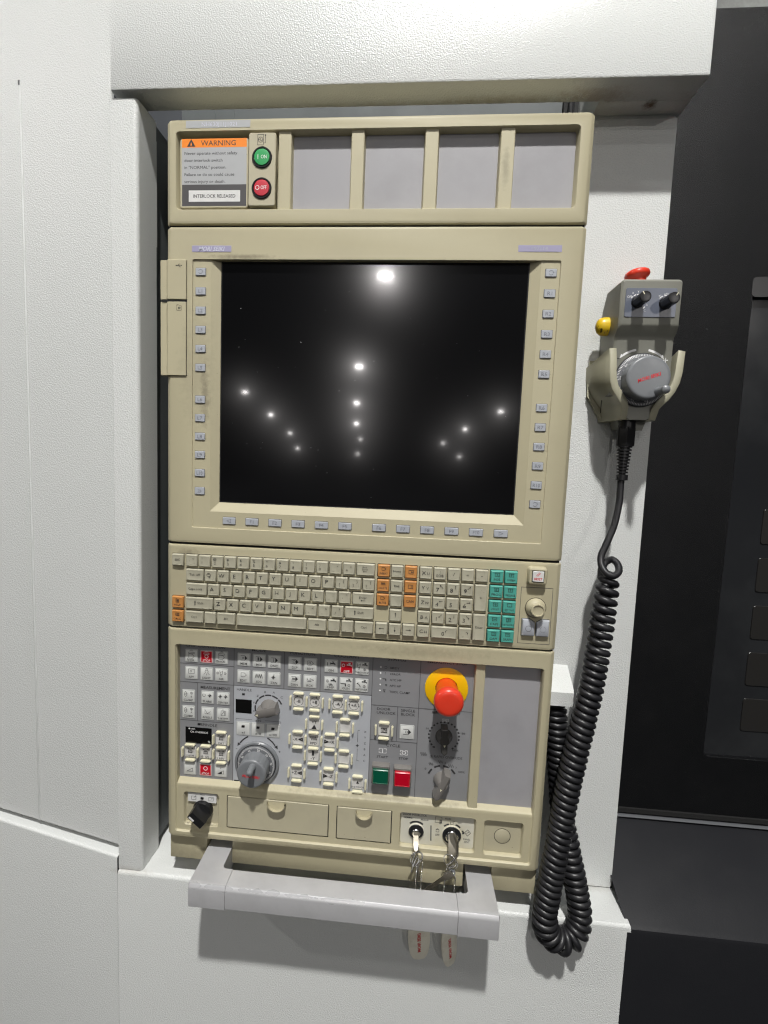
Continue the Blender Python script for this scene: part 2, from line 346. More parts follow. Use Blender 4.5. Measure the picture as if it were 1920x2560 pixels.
# small pictograms: list of strokes in a -1..1 box
def S(mb, name, x, z, s, y, w=.35):
    def l(*p, c=False): mb.line([(x + a * s, z + b * s) for a, b in p], w, y, c)
    def f(*p): mb.poly([(x + a * s, z + b * s) for a, b in p], y)
    def o(a, b, r, a0=0, a1=360, ww=None): mb.ring(x + a * s, z + b * s, r * s, ww or w, y, a0, a1, 20)
    def box(a, b, c, d): l((a, b), (c, b), (c, d), (a, d), c=True)
    if name == 'cycle': o(0, 0, .75, 20, 160); o(0, 0, .75, 200, 340); f((.9, .35), (.55, .1), (1, -.05))
    elif name == 'arr': l((-.9, 0), (.6, 0)); f((1, 0), (.45, .4), (.45, -.4))
    elif name == 'arl': l((.9, 0), (-.6, 0)); f((-1, 0), (-.45, -.4), (-.45, .4))
    elif name == 'aru': l((0, -.9), (0, .6)); f((0, 1), (-.35, .4), (.35, .4))
    elif name == 'ard': l((0, .9), (0, -.6)); f((0, -1), (.35, -.4), (-.35, -.4))
    elif name == 'ard45': l((-.8, .8), (.5, -.5)); f((.9, -.9), (.75, -.1), (.1, -.75))
    elif name == 'ard135': l((.8, .8), (-.5, -.5)); f((-.9, -.9), (-.1, -.75), (-.75, -.1))
    elif name == 'aru45': l((-.8, -.8), (.5, .5)); f((.9, .9), (.1, .75), (.75, .1))
    elif name == 'aru135': l((.8, -.8), (-.5, .5)); f((-.9, .9), (-.75, .1), (-.1, .75))
    elif name == 'hookl': o(.1, -.1, .6, 60, 180); f((-.5, -.8), (-.85, -.1), (-.15, -.1))
    elif name == 'hookr': o(-.1, -.1, .6, 0, 120); f((.5, -.8), (.15, -.1), (.85, -.1))
    elif name == 'tl': l((.8, .7), (.8, -.7), (-.9, 0), c=True)
    elif name == 'tr': l((-.8, .7), (-.8, -.7), (.9, 0), c=True)
    elif name == 'ff': l((-.7, .8), (0, 0), (-.7, -.8)); l((.1, .8), (.8, 0), (.1, -.8))
    elif name == 'usb': l((-.9, 0), (.8, 0)); f((1, 0), (.6, .2), (.6, -.2)); l((-.4, 0), (-.1, .4), (.3, .4)); l((-.1, 0), (.2, -.4), (.5, -.4)); mb.disc(x - .9 * s, z, .18 * s, y, 8)
    elif name == 'card': l((-.2, .8), (-.7, .8), (-.7, -.8), (.7, -.8), (.7, .4)); l((.1, .5), (.7, .5)); l((-.3, .1), (.5, -.1), (-.1, -.4), c=True)
    elif name == 'breaker': box(-1, -1, .2, 1); o(-.4, 0, .5); l((-.8, 0), (-.45, .2), (-.35, -.25), (.05, 0)); l((.2, -.65), (.6, -.65), (.6, .8)); mb.disc(x + .6 * s, z + .85 * s, .15 * s, y, 8)
    elif name == 'tag': l((-.9, .7), (.3, .7), (1, 0), (.3, -.7), (-.9, -.7)); f((.3, .65), (1, 0), (.3, -.65))
    elif name == 'tag2': l((-.9, .7), (.3, .7), (1, 0), (.3, -.7), (-.9, -.7), c=True)
    elif name == 'tago': l((-.9, .7), (.3, .7), (1, 0), (.3, -.7), (-.9, -.7))
    elif name == 'dia': l((-.55, 0), (0, .55), (.55, 0), (0, -.55), c=True)
    elif name == 'rnd': o(-.25, 0, .42)
    elif name == 'sq': box(-.7, -.4, .1, .4)
    elif name == 'scr': l((-.8, -.6), (-.8, .6), (.8, .6), (.8, -.6), c=True); o(0, 0, .3)
    elif name == 'scrp': l((-.9, -.7), (-.9, .7), (.9, .7), (.9, -.7), c=True)
    elif name == 'faucet': f((-.3, 1), (.6, 1), (.6, .75), (-.3, .75)); f((0, .8), (.3, .8), (.3, .4), (0, .4)); f((-.9, .45), (.7, .45), (1, .2), (1, -.3), (.65, -.3), (.65, 0), (-.9, 0)); f((-.9, .6), (-.7, .6), (-.7, -.15), (-.9, -.15))
    elif name == 'io': o(0, 0, .8); l((0, -.45), (0, .45))
    elif name == 'O': o(0, 0, .8)
    elif name == 'I': l((0, -.8), (0, .8))
    elif name == 'belt': l((-.8, -.3), (.8, -.3), (.8, .1), (-.8, .1), c=True); l((-.5, .5), (.5, .5)); l((-.2, .75), (.3, .75))
    elif name == 'bulb': o(0, .1, .45, -60, 240); l((-.2, .5), (-.2, 1), (.2, 1), (.2, .5)); l((-.5, -.4), (-.8, -.7)); l((0, -.5), (0, -.9)); l((.5, -.4), (.8, -.7))
    elif name == 'zig': l(*[(-1 + i * .25, .55 if i % 2 else -.55) for i in range(9)])
    elif name == 'sine': l(*[(-1 + i * .1, .6 * math.sin(i * PI / 3.3)) for i in range(21)])
    elif name == 'coil': l(*[(-1 + i * .25, (.5 if (i // 1) % 2 else -.5)) for i in range(8)])
    elif name == 'target': o(0, 0, .55); l((-1, 0), (1, 0)); l((0, -1), (0, 1)); f((0, 0), (.5, 0), (.35, .35), (0, .5)); f((0, 0), (-.5, 0), (-.35, -.35), (0, -.5))
    elif name == 'clamp': l((-.5, .2), (0, .9), (.5, .2), (.15, .2), (.15, -.2), (.5, -.2), (0, -.9), (-.5, -.2), (-.15, -.2), (-.15, .2), c=True)
    elif name == 'plane': l((-.9, .6), (.3, .6), (.3, -.3), (-.9, -.3), c=True); l((-.6, -.6), (.1, -.6))
    elif name == 'angle': l((-.8, .9), (-.8, -.7), (1, -.7)); l((-.8, .6), (0, -.6), (1, .1))
    elif name == 'tset': l((-.6, -.9), (-.6, .6), (.5, .6), (.5, -.9), c=True); l((-.4, -.6), (.3, .4)); l((-.2, .9), (.2, .9)); l((.85, -.9), (.85, .6))
    elif name == 'tool': l((-.5, .9), (-.3, -.3), (.3, -.3), (.5, .9)); l((-.2, -.3), (-.2, -.9), (.2, -.9), (.2, -.3)); l((-.4, .3), (.4, .6))
    elif name == 'rpm': l((-.9, -.5), (.9, -.5), (.9, .6), c=True)
    elif name == 'rpmf': l((-.9, -.5), (.9, -.5), (.9, .6), c=True); f((-.9, -.5), (.4, -.5), (.4, .3))
    elif name == 'spin':
        l((-.8, .8), (-.3, .55), (.3, .55), (.8, .8)); f((-.9, .95), (-.4, .9), (-.8, .6)); f((.9, .95), (.4, .9), (.8, .6))
        l((-.6, .2), (.6, .2), (.6, -.6), (-.6, -.6), c=True)
        for i in range(4): l((-.5 + i * .3, -.55), (-.35 + i * .3, .15))
    elif name == 'hand': l((-.4, .9), (.1, .9), (.1, -.9), (-.4, -.9), c=True); l((.3, .8), (.3, -.6), (.7, -.7)); l((-.15, .9), (-.15, -.9))
    elif name == 'gun': f((-.9, .35), (.8, .35), (.9, -.8), (.45, -.8), (.35, 0), (-.9, 0)); l((-1.2, .4), (-1, .1))
    elif name == 'shower': o(-.9, -.9, 1.4, 0, 70, w * 1.8); f((-.9, .8), (-.1, 1), (-.4, .4), (-1, .3))
    elif name == 'ticket': l((-.3, .6), (-.9, .6), (-.9, .2)); l((-.9, -.2), (-.9, -.6), (-.3, -.6)); l((.3, .6), (.9, .6), (.9, .2)); l((.9, -.2), (.9, -.6), (.3, -.6))
    elif name == 'lock': l((-.6, -.9), (.6, -.9), (.6, .1), (-.6, .1), c=True); o(0, .15, .4, 0, 180)
    elif name == 'unlock': l((-.6, -.9), (.6, -.9), (.6, .1), (-.6, .1), c=True); o(.8, .2, .4, 0, 180)
    elif name == 'tri': f((-.9, -.7), (.9, -.7), (0, .9))

# ------------------------------------------------------------------ machine enclosure (structure behind the panel)
LEDZ = -70
enc = thing('machine_enclosure', (0, 60, -400), 'textured white sheet-metal machine enclosure with header, two pillars and base around the beige panel', 'machine enclosure')
# header hood
m = MB(); m.box(-76, 645, 6, 48, 996, 1130, 2.2); m.box(536, 645, 47.5, 400, 996.2, 1129.8, .5); m.build('header_cover', WHITE, enc, (280, 6, 1200))
# left pillar
m = MB()
pl = [(-80, 58), (-80, 13), (-79, 12), (-49, 12)]
for i in range(7): t = R(-90 + 90 * i / 6); pl.append((-49 + 6 * math.cos(t), 18 + 6 * math.sin(t)))
pl += [(-42, 60), (-44, 60), (-46, 20)]
m.loft([[(x, y, LEDZ + 1) for x, y in pl], [(x, y, LEDZ + 3) for x, y in pl], [(x, y, 990) for x, y in pl]], cap0=True, cap1=True)
m.build('left_pillar', WHITE, enc, (-60, 30, 400))
m = MB()      # bevelled gusset in the pillar's upper inside corner
m.face([(-43.5, 20, 989), (-42, 60, 966), (-42, 60, 828)]); m.face([(-42, 60, 966), (-42, 60, 828), (-41.8, 61, 828), (-41.8, 61, 966)])
m.build('corner_gusset', WHITED, enc, (-43, 45, 950))
# right pillar with clipped, folded top
m = MB()
pts = [(536, LEDZ + 1.5), (643, LEDZ + 1.5), (645, LEDZ + 4), (640.5, 989), (536, 989)]
m.prism(pts, 70, 110)
m.face([(536, 70, 989), (640.5, 70, 989), (627, 84, 1014), (542, 84, 1014)])
m.face([(640.5, 70, 989), (640.5, 110, 989), (627, 110, 1014), (627, 84, 1014)])
m.build('right_pillar', WHITE, enc, (590, 90, 400))
m = MB(); m.box(536, 647, 71, 109, LEDZ + .2, LEDZ + 1.4); m.build('pillar_foot_gap', DARK, enc, (590, 90, LEDZ))
# base body with rounded front edge and chamfered right rear corner
def base_body():
    m = MB(); prof = [(0, -1200), (0, LEDZ - 6)]
    outl = lambda i: [(-79, 8 + i), (649 - i * .3, 8 + i), (656 - i * .3, 78), (653 - i * .3, 110), (640, 240), (-79, 240)]
    L = [[(x, y, -1200) for x, y in outl(0)], [(x, y, LEDZ - 6) for x, y in outl(0)]]
    for k in range(1, 6): t = R(90 * k / 5); L.append([(x, y, LEDZ - 6 + 6 * math.sin(t)) for x, y in outl(6 * (1 - math.cos(t)))])
    m.loft(L, cap1=True); return m
base_body().build('base_cover', WHITE, enc, (280, 100, -400), angle=50)
# arm bracket that carries the panel, seen between panel and cable
m = MB()
m.loft([[(470, 70, 224), (560, 70, 224), (558, 70, 265), (470, 70, 265)], [(470, 30, 222), (556, 30, 222), (556, 30, 246), (470, 30, 246)], [(470, 25, 224), (555, 25, 224), (555, 25, 243), (470, 25, 243)]], cap1=True)
m.build('panel_arm_bracket', WHITE, enc, (520, 50, 240), angle=25)
# cavity behind the panel
m = MB(); m.box(-46, 536, 150, 153, -60, 1110); m.build('cavity_back_sheet', DGREY, enc, (250, 150, 500))
m = MB(); m.box(-90, -46, 62, 150, -60, 990); m.box(-48, 44, 146, 149, -40, 190); m.build('cavity_side_sheet', DGREY, enc, (-60, 100, 400))
m = MB(); m.prism([(-42, 735), (60, 610), (60, 606), (-42, 731)], 120, 124); m.build('stay_rod', WGREY, enc, (0, 120, 700))
for x_ in (6, 35): m = MB(); m.box(x_, x_ + .8, 149.2, 150.2, 900, 1100); m.build('sheet_fold', DGREY, enc, (x_, 149, 1000))
m = MB(); m.box(516, 560, 140, 149.5, 960, 1080); m.build('cable_opening', DARK, enc, (538, 145, 1000))
m = MB(); m.tube([(525, 132, 1090), (524, 131, 1040), (526, 132, 1000), (522, 130, 940)], 4, 8); m.build('harness_cable', RUBBER, enc, (525, 131, 1000))

# ------------------------------------------------------------------ left side cover, turned 12 degrees back
lc = thing('side_cover', (-80, 20, -300), 'large pale side cover with a vertical crease and stepped skirt, leftmost', 'machine cover')
ca, sa = math.cos(R(12.4)), math.sin(R(12.4))
def turn(mb):
    mb.v = [(-80 + (x * ca + (y) * sa * 1), 18 + (-x * sa) + y * ca, z) for x, y, z in mb.v]
m = MB(); m.box(-620, -.5, 0, 4, -36, 1400, 0); turn(m); m.build('cover_sheet', WHITE, lc, (-80, 18, 500))
m = MB(); m.box(-156.6, -153.8, -1.1, 1, -36, 1041, .2); turn(m); m.build('vertical_crease', WHITE, lc, (-80, 18, 500))
m = MB(); m.box(-156.4, -153.8, -1.2, .5, 1035, 1041.5); turn(m); m.build('slot_end', INKG, lc, (-80, 18, 998))
m = MB(); m.box(-620, -.5, 10, 12, -60, -36); turn(m); m.build('recess_strip', WHITED, lc, (-80, 30, -45))
m = MB(); L = []
for y, z in [(14, -46.5), (-6, -46.5)] + [(-6 - 4 * math.sin(R(t)), -50.5 + 4 * math.cos(R(t))) for t in (18, 36, 54, 72, 90)] + [(-10, -1200)]:
    L.append([(-620, y, z), (3.2, y, z)])
m.loft(L, close=False); turn(m); m.build('skirt', WHITE, lc, (-80, 18, -400), angle=50)
m = MB(); m.lathe((-206, 9.9, -42), [(4.2, 0), (4.2, -1.6), (3.2, -2.6), (1.4, -2.6), (1.2, -1.5)], n=16); turn(m); m.build('screw', CHROME, lc, (-280, 62, -42))

# ------------------------------------------------------------------ dark sliding door and its sill, right
dr = thing('sliding_door', (800, 165, 0), 'dark charcoal machine door with recessed window, right of the white pillar', 'machine door')
DY = 160
m = MB(); m.frame([[(x, DY, z) for x, z in rr(640, 0, 1500, 1186, 1)], [(x, DY + 40, z) for x, z in rr(640, 0, 1500, 1186, 1)]], DY,
        [((806, 97, 1350, 826), 8, [(0, DY), (.8, DY + 1), (1, DY + 9)])]); m.build('door_sheet', CHARC, dr, (800, DY, 500))
m = MB(); m.box(804, 1352, DY + 8, DY + 12, 95, 828); m.build('door_window', WINB, dr, (1000, DY + 8, 450))
for i in range(5):
    z1 = 194 + i * 74.6; m = MB(); m.plate((861 - i * .4, z1 - 53, 940, z1), DY + 6.6, 1.2, 4, .4); m.build('inner_plate', SLOT, dr, (900, DY + 7, z1 - 26), smooth=False)
m = MB(); m.rl((804, 800, 870, 828), 6, [(0, DY + 8), (0, DY - .5)]); m.build('window_corner_seal', BLACK, dr, (830, DY, 814))
sl = thing('door_sill', (800, 60, -80), 'dark charcoal sloping sill and front skirt below the machine door', 'machine sill')
m = MB(); L = []
for y, z in ((210, -11), (163, -11), (161, -10), (14, -72), (9, -76), (7.5, -82), (7.5, -1200)): L.append([(644 if y < 100 else 640, y, z), (1500, y, z)])
m.loft(L, close=False); m.build('sill_sheet', CHARS, sl, (800, 60, -200), angle=25)
m = MB(); m.box(655, 1500, 150, 160.5, -10, -9.3, .2); m.build('bottom_seal', DIALG, sl, (800, 155, -8))
m = MB(); m.box(640, 1500, 156, 170, -6, 1); m.build('guide_gap', DARK, sl, (800, 160, -3))
rb = thing('roof_beam', (800, 500, 1380), 'grubby grey beam above the dark door, top right corner', 'beam')
m = MB(); m.box(600, 1600, 480, 520, 1180, 1700, 3); m.build('beam_face', ROOF, rb, (900, 500, 1500))
m = MB(); m.tube([(1085, 470, 1700), (1010, 470, 1330)], 5, 8); m.build('hose', RUBBER, rb, (1000, 470, 1400))

# ------------------------------------------------------------------ control panel
cp = thing('control_panel', (260, 30, -40), 'tall beige machine control panel with dark screen, keyboard, knobs and silver handle', 'control panel')
def seg(z0, z1, top=1.4, bot=1.4, side=6.5, zt=None):
    """outer loops of one housing segment, front to back"""
    A = [(x, 0, z) for x, z in rr(side, z0 + bot, 520 - side, z1 - top, 3)]
    B = [(x, 1.6, z) for x, z in rr(side - 2.2, z0 + bot * .4, 520 - side + 2.2, z1 - top * .4, 3)]
    Cc = [(x, 6.5, z) for x, z in rr(0, z0, 520, z1, 2.5)]
    D = [(x, 60, z) for x, z in rr(0, z0, 520, z1, 2.5)]
    return [A, B, Cc, D]
RC = 12
# header frame
m = MB(); H = (13.2, 849.3, 503.8, 942.3)
m.frame(seg(832, 956, top=1.2), 0, [(H, 5, [(0, 0), (.6, .7), (2.2, RC)])])
m.build('header_frame', BEIGE, cp, (260, 0, 890))
m = MB(); m.box(14, 503, RC - .3, RC + 2, 848, 944); m.build('header_back_sheet', BEIGE2, cp, (260, RC, 895))
for x0, x1 in ((143.5, 159.6), (233.8, 249.6), (323.2, 339.2), (412.6, 429.2)):
    m = MB(); m.loft([[(x0 - 1.6, RC + 1, 846), (x1 + 1.6, RC + 1, 846), (x1 + 1.6, RC + 1, 944), (x0 - 1.6, RC + 1, 944)],
                      [(x0, 3.4, 846), (x1, 3.4, 846), (x1, 3.4, 944), (x0, 3.4, 944)], [(x0 + .8, 2.6, 846), (x1 - .8, 2.6, 846), (x1 - .8, 2.6, 944), (x0 + .8, 2.6, 944)]], cap1=True)
    m.build('mullion', BEIGE, cp, ((x0 + x1) / 2, 3, 895), angle=25)
for x0, x1 in ((160.6, 232.8), (250.6, 322.2), (340.2, 411.6), (430.2, 502.4)):
    m = MB(); m.plate((x0, 850, x1, 941), RC - 1, 1, 5, .3); m.build('blank_plate', GPLATE, cp, ((x0 + x1) / 2, RC, 895), smooth=False)
m = MB(); m.plate((26.4, 945.4, 108.2, 954), -.25, .6, .5, .1); o = m.build('serial_plate', WGREY, cp, (67, 0, 949.5))
m = MB(); m.text('NH630J11J1021', 69, 949.6, 6.2, -.34, 1.15); m.build('serial_lettering', EMB, o, (67, 0, 949.5))
# warning plate
m = MB(); m.plate((17.5, 852.5, 105.3, 935), 2.6, 9, 3, .8); wp = m.build('warning_plate', BEIGE2, cp, (61, 3, 893))
def flat(name, rect, y, mt, par, r=0):
    m = MB(); m.poly(rr(*rect, r), y); return m.build(name, mt, par, ((rect[0] + rect[2]) / 2, y, (rect[1] + rect[3]) / 2), smooth=False)
flat('orange_band', (20.2, 924.3, 103.2, 934.6), 2.5, WORAN, wp); flat('grey_field', (20.2, 880.5, 103.2, 924.3), 2.5, WGREY, wp)
flat('charcoal_band', (20.4, 855, 103.4, 880.5), 2.5, WDARK, wp); flat('interlock_lamp', (29.2, 860, 95.6, 873.6), 2.35, LABW, wp, .5)
m = MB(); m.text('WARNING', 67, 929.4, 8.6, 2.4, 1.08); m.line([(27.6, 925.8), (36.8, 925.8), (32.2, 933.4)], .9, 2.4, True); m.poly([(28.4, 926.2), (36, 926.2), (32.2, 932.6)], 2.42)
for i, t in enumerate(('Never operate without safety', 'door interlock switch', 'in "NORMAL" position.', 'Failure to do so could cause', 'serious injury or death.')):
    m.text(t, 23.2, 917.6 - i * 8.35, 5.15, 2.4, 1.1, 'LEFT')
m.text('INTERLOCK RELEASED', 62.3, 866.8, 5.6, 2.25, .97, bold=.012); m.build('printed_lettering', INK, wp, (61, 2.4, 895))
m = MB(); m.poly([(31, 926.7), (33.4, 926.7), (32.2, 931)], 2.38); m.build('triangle_centre', WORAN, wp, (32, 2.4, 928), smooth=False)
# power plate with ON and OFF
m = MB(); m.plate((106.9, 853, 141, 938.6), -1, 12, 3, .8); pp = m.build('power_plate', BEIGE2, cp, (124, -1, 896))
m = MB(); S(m, 'breaker', 124.2, 930.3, 6, -1.1, .55); m.build('breaker_symbol', INK, pp, (124, -1.1, 930))
def lamp_button(nm, x, z, mt, txt):
    m = MB(); m.lathe((x, 0, z), [(12.6, -.8), (12.6, -1.8), (12.1, -2.4), (10.6, -2.4), (10, -1.6)], n=36, cap=False); b = m.build(nm, BLACK, cp, (x, -2, z))
    m = MB(); m.lathe((x, 0, z), [(9.7, -1), (9.7, -2.3), (9.3, -2.8), (8.4, -2.95), (5, -3), (0.2, -3.05)], n=36); m.build('lens', mt, b, (x, -3, z))
    m = MB()
    if txt == 'ON': m.line([(x - 4.6, z - 2.6), (x - 4.6, z + 2.6)], .8, -3.2); m.text('ON', x + 2.8, z, 6.2, -3.2, .8)
    else: m.ring(x - 4.9, z, 2.3, .7, -3.2); m.text('OFF', x + 3, z + .2, 6.2, -3.2, .7)
    m.build('lettering', WINK, b, (x, -4.6, z))
lamp_button('on_button', 123.9, 909.6, GREEN, 'ON'); lamp_button('off_button', 124, 873.7, REDL, 'OFF')

# monitor section
m = MB(); IN = (35, 446, 492.2, 790)
m.frame(seg(424.9, 829.6), 0, [(IN, 2.5, [(0, 0), (.5, .4), (.6, 1.8)])]); m.build('monitor_bezel', BEIGE, cp, (260, 0, 630))
m = MB(); G = (70.6, 481, 456.8, 789.6)
m.frame([[(x, 1.7, z) for x, z in rr(34.5, 445.6, 492.6, 790.4, 2.5)], [(x, 4, z) for x, z in rr(34.5, 445.6, 492.6, 790.4, 2.5)]], 1.7,
        [((59.4, 468.6, 469, 789.9), .5, [(0, 1.7), (.2, 1.85)])])
gx0, gz0, gx1, gz1 = 59.6, 468.8, 468.8, 789.7
A = [(gx0, 1.85, gz0), (gx1, 1.85, gz0), (gx1, 1.85, gz1), (gx0, 1.85, gz1)]; B = [(70.2, 7.8, 480.6), (457.2, 7.8, 480.6), (457.2, 7.8, 789.6), (70.2, 7.8, 789.6)]
m.loft([A, B]); m.loft([B, [(x, 10.5, z) for x, y, z in B]]); m.build('inner_bezel', BEIGE, cp, (260, 2, 620), angle=20)
m = MB(); m.rl((70.4, 480.8, 457, 789.5), .6, [(0, 10), (0, 8.6), (.3, 8.3)]); m.build('screen', SCREEN, cp, (263, 8, 635))
m = MB(); m.frame([[(x, 8.2, z) for x, z in rr(70.3, 480.7, 457.1, 789.6)], [(x, 8.6, z) for x, z in rr(70.3, 480.7, 457.1, 789.6)]], 8.2, [((71.6, 482, 455.8, 788.4), 0.5, [(0, 8.2), (0, 8.6)])])
m.build('screen_gasket', BLACK, cp, (263, 8, 635), smooth=False)
m = MB(); m.plate((34.7, 798.5, 85.9, 806.3), -.35, .8, .4, .2); o = m.build('maker_plate', LILAC, cp, (60, 0, 802))
m = MB(); m.text('MORI SEIKI', 60.5, 802.3, 7.3, -.46, .95, shear=.3, bold=.02); m.build('maker_lettering', EMB, o, (60, -.4, 802))
m = MB(); m.plate((440.4, 799.4, 491.6, 807.2), -.35, .8, .4, .2); o = m.build('model_plate', LILAC, cp, (466, 0, 803))
m = MB(); m.text('=97114', 465, 803.3, 6, -.46, 1.1); m.build('model_lettering', SOFT, o, (466, -.4, 803))
def legend(par, fn, y, mt=INK, name='legend'):
    m = MB(); fn(m, y); return m.build(name, mt, par, WPOS[par.name] * 1000, smooth=False)
# soft keys
m = MB(); m.rl((-6.5, -4.6, 6.5, 4.6), .7, [(0, 1.6), (0, -.9), (.5, -1.4)]); softv = m.build('soft_key', SOFT, cp, (0, 0, 0)); 
m = MB(); m.rl((-8.5, -4.5, 8.5, 4.5), .7, [(0, 1.6), (0, -.9), (.5, -1.4)]); softh = m.build('soft_key', SOFT, cp, (0, 0, 0))
soft_gap_shade = MB()  # flat grey patches, painted shade in the gaps round the soft keys
def softkey(src, x, z, t, first=False):
    if first: o = src; place(o, Vector((x, 1.7, z)) / 1000, cp)
    else: o = inst(src, (x, 1.7, z), cp)
    y = .15
    soft_gap_shade.poly(rr(x - (7 if src is softv else 9), z - 5.1, x + (7 if src is softv else 9), z + 5.2, .8), 1.62)
    def fn(m, y):
        if t == 'cycle': S(m, 'cycle', x, z, 3.4, y, .5)
        elif t in ('ff', 'tl', 'tr'): S(m, t, x, z, 3, y, .5)
        else: m.text(t, x, z, 6.2, y, 1.1 if len(t) < 3 else .95)
    legend(o, fn, y, EMBD, 'legend')
zs = [774.8 - 23.9 * i if i < 6 else 774.8 - 5 * 23.9 - 40.6 - 23.9 * (i - 6) for i in range(12)]
for i, z in enumerate(zs):
    softkey(softv, 45.8, z, 'cycle' if i == 0 else ('ff' if i == 11 else 'L%d' % i), i == 0)
for i, z in enumerate(zs): softkey(softv, 481.1, z + .9, 'cycle' if i in (0, 11) else 'R%d' % i)
xs_ = [86.3, 117.3, 148.4, 179.4, 210.5, 241.5, 286.0, 317.1, 348.1, 379.2, 410.2, 441.3]
for i, x in enumerate(xs_): softkey(softh, x, 457, 'tl' if i == 0 else ('tr' if i == 11 else 'F%d' % i), i == 0)
tag(soft_gap_shade.build('soft_key_gap_shade', INKG, cp, (263, 0, 620), smooth=False), kind='stuff')
m = MB()
for k in range(34):
    x, z, q = random.uniform(80, 450), random.uniform(490, 780), random.uniform(.15, .42)
    a = random.uniform(0, 6); m.poly([(x + q * random.uniform(.6, 1.6) * math.cos(a + t), z + q * random.uniform(.6, 1.6) * math.sin(a + t)) for t in (0, 1.2, 2.5, 3.8, 5)], 8.22)
tag(m.build('dust_specks', WGREY, cp, (263, 8, 635), smooth=False), kind='stuff')
# port flaps on the left edge
for (z0, z1, sy) in ((739.9, 788.6, 'usb'), (644.4, 736.9, 'card')):
    m = MB(); L = []
    for z in (z0, z0 + .5, z1 - .5, z1):
        i = .4 if z in (z0, z1) else 0
        L.append([(-7.4 + i, 9, z), (-7.4 + i, 1.2, z), (-6.9 + i, .3 + i, z), (1, .3 + i, z), (3.4, -1.9 + i, z), (27.2 - i, -1.9 + i, z), (27.8 - i, -1.3, z), (27.8 - i, .5, z), (3, 9, z)])
    m.loft(L, cap0=True, cap1=True); o = m.build('port_flap', BEIGE, cp, (10, 0, (z0 + z1) / 2), angle=30)
    legend(o, lambda mm, y: S(mm, sy, 18.6, z1 - 7.3, 4.2, y, .5), -2.05, INK, 'port_symbol')
m = MB(); m.box(-5, 27.9, -.9, .2, 737.2, 739.6); m.box(27.8, 28.3, -.4, .2, 644.4, 788.6); m.build('flap_gap', DARK, cp, (10, 0, 738))

# keyboard section
m = MB(); m.frame(seg(308, 422.8), 0, []); m.build('keyboard_housing', BEIGE, cp, (260, 0, 366))
# dark seams between the housing sections
for z in (830.8, 423.8, 307.4):
    m = MB(); m.box(3, 517, 4.5, 8, z - 2.5, z + 2.5); m.build('section_seam', DARK, cp, (260, 6, z))
_keys = {}
gap_shade = MB()  # flat dark patches that paint the shading of the gaps between keys
def key(x0, ztop, wd, t, mt=KEYC, ht=15.3, lab=None, ink=INK):
    k = (round(wd, 1), ht, mt.name)
    x = x0 + wd / 2; z = ztop - ht / 2
    gap_shade.poly(rr(x - wd / 2 - 1.15, z - ht / 2 - .7, x + wd / 2 + .75, z + ht / 2 + 1.25, 1), -.06)
    if k not in _keys:
        m = MB(); a, b = wd / 2 + .5, ht / 2 + .5
        m.rl((-a, -b, a, b), 1, [(0, .3), (.1, -2.2), (.7, -3.6), (1.5, -4.1), (a * .45 if wd < 20 else 3.5, -3.75)], n=3)
        if mt is KEYC and wd < 20 and ht < 20:
            m.ring(0, .3, 5.4, .35, -3.93, 180, 360, 20)
        _keys[k] = m.build('key', mt, cp, (0, 0, 0), angle=28); o = _keys[k]; place(o, Vector((x, 0, z)) / 1000, cp)
    else: o = inst(_keys[k], (x, 0, z), cp)
    if 'label' in o: del o['label']
    if lab: o['label'] = lab
    if t:
        def fn(m, y):
            for q in t:
                if q[0][0] == '#': S(m, q[0][1:], x + q[1], z + q[2], q[3], y, q[4] if len(q) > 4 else .5)
                else: m.text(q[0], x + q[1], z + q[2], q[3], y, q[4] if len(q) > 4 else 1.08, bold=.0)
        legend(o, fn, -4.16, ink)
    return o
T1, T2, T3, T4, T5 = 409.3, 389.9, 370.6, 351.2, 332.0
C1 = lambda c: [(c, -2, 1.2, 7.4)]
C2 = lambda a, b: [(a, -3, 3.6, 4.6), (b, -3, -1.8, 4.8)]
CD = lambda a, b: [(a, 2.6, 3, 5), (b, -2.6, -1.6, 5)]
key(9.8, T1, 15.4, [('ESC', 0, .6, 4.2)])
row1 = [('~', "`"), ('!', '1'), ('@', '2'), ('#', '3'), ('$', '4'), ('%', '5'), ('^', '6'), ('&', '7'), ('*', '8'), ('(', '9'), (')', '0'), ('-', '_'), ('+', '=')]
for i, (a, b) in enumerate(row1): key(29.3 + 17.69 * i, T1, 15.2, C2(' ' + a if a == '#' else a, b) if 0 < i < 11 else CD(a, b))
key(259.4, T1, 23.4, [('Back', -1, 3.4, 3), ('Space', -1, .8, 3), ('#arl', -1, -2.2, 2.4)])
key(29.4, T2, 23.7, [('Tab', -3.5, .6, 4.4), ('#arr', 5, 1.6, 2.4, .4), ('#arl', 5, -.2, 2.4, .4)])
for i, c in enumerate('QWERTYUIOP'): key(55.1 + 17.74 * i, T2, 15.2, C1(c))
for i, (a, b) in enumerate((('{', '['), ('}', ']'), ('|', '\\'))): key(55.1 + 17.74 * (10 + i), T2, 15.2, CD(a, b))
key(29.4, T3, 28.2, [('Caps Lock', -1, .6, 4.2)])
for i, c in enumerate('ASDFGHJKL'): key(59.6 + 17.74 * i, T3, 15.2, C1(c))
for i, (a, b) in enumerate(((':', ';'), ('"', "'"))): key(59.6 + 17.74 * (9 + i), T3, 15.2, CD(a, b))
key(255.2, T3, 27.8, [('Enter', 0, 1.6, 4.4), ('#arl', 0, -2.2, 3)])
key(29.1, T4, 37.2, [('Shift', 2, .8, 4.4), ('#aru', -5.6, .8, 3, 1.2)])
for i, c in enumerate('ZXCVBNM'): key(68.5 + 17.74 * i, T4, 15.2, C1(c))
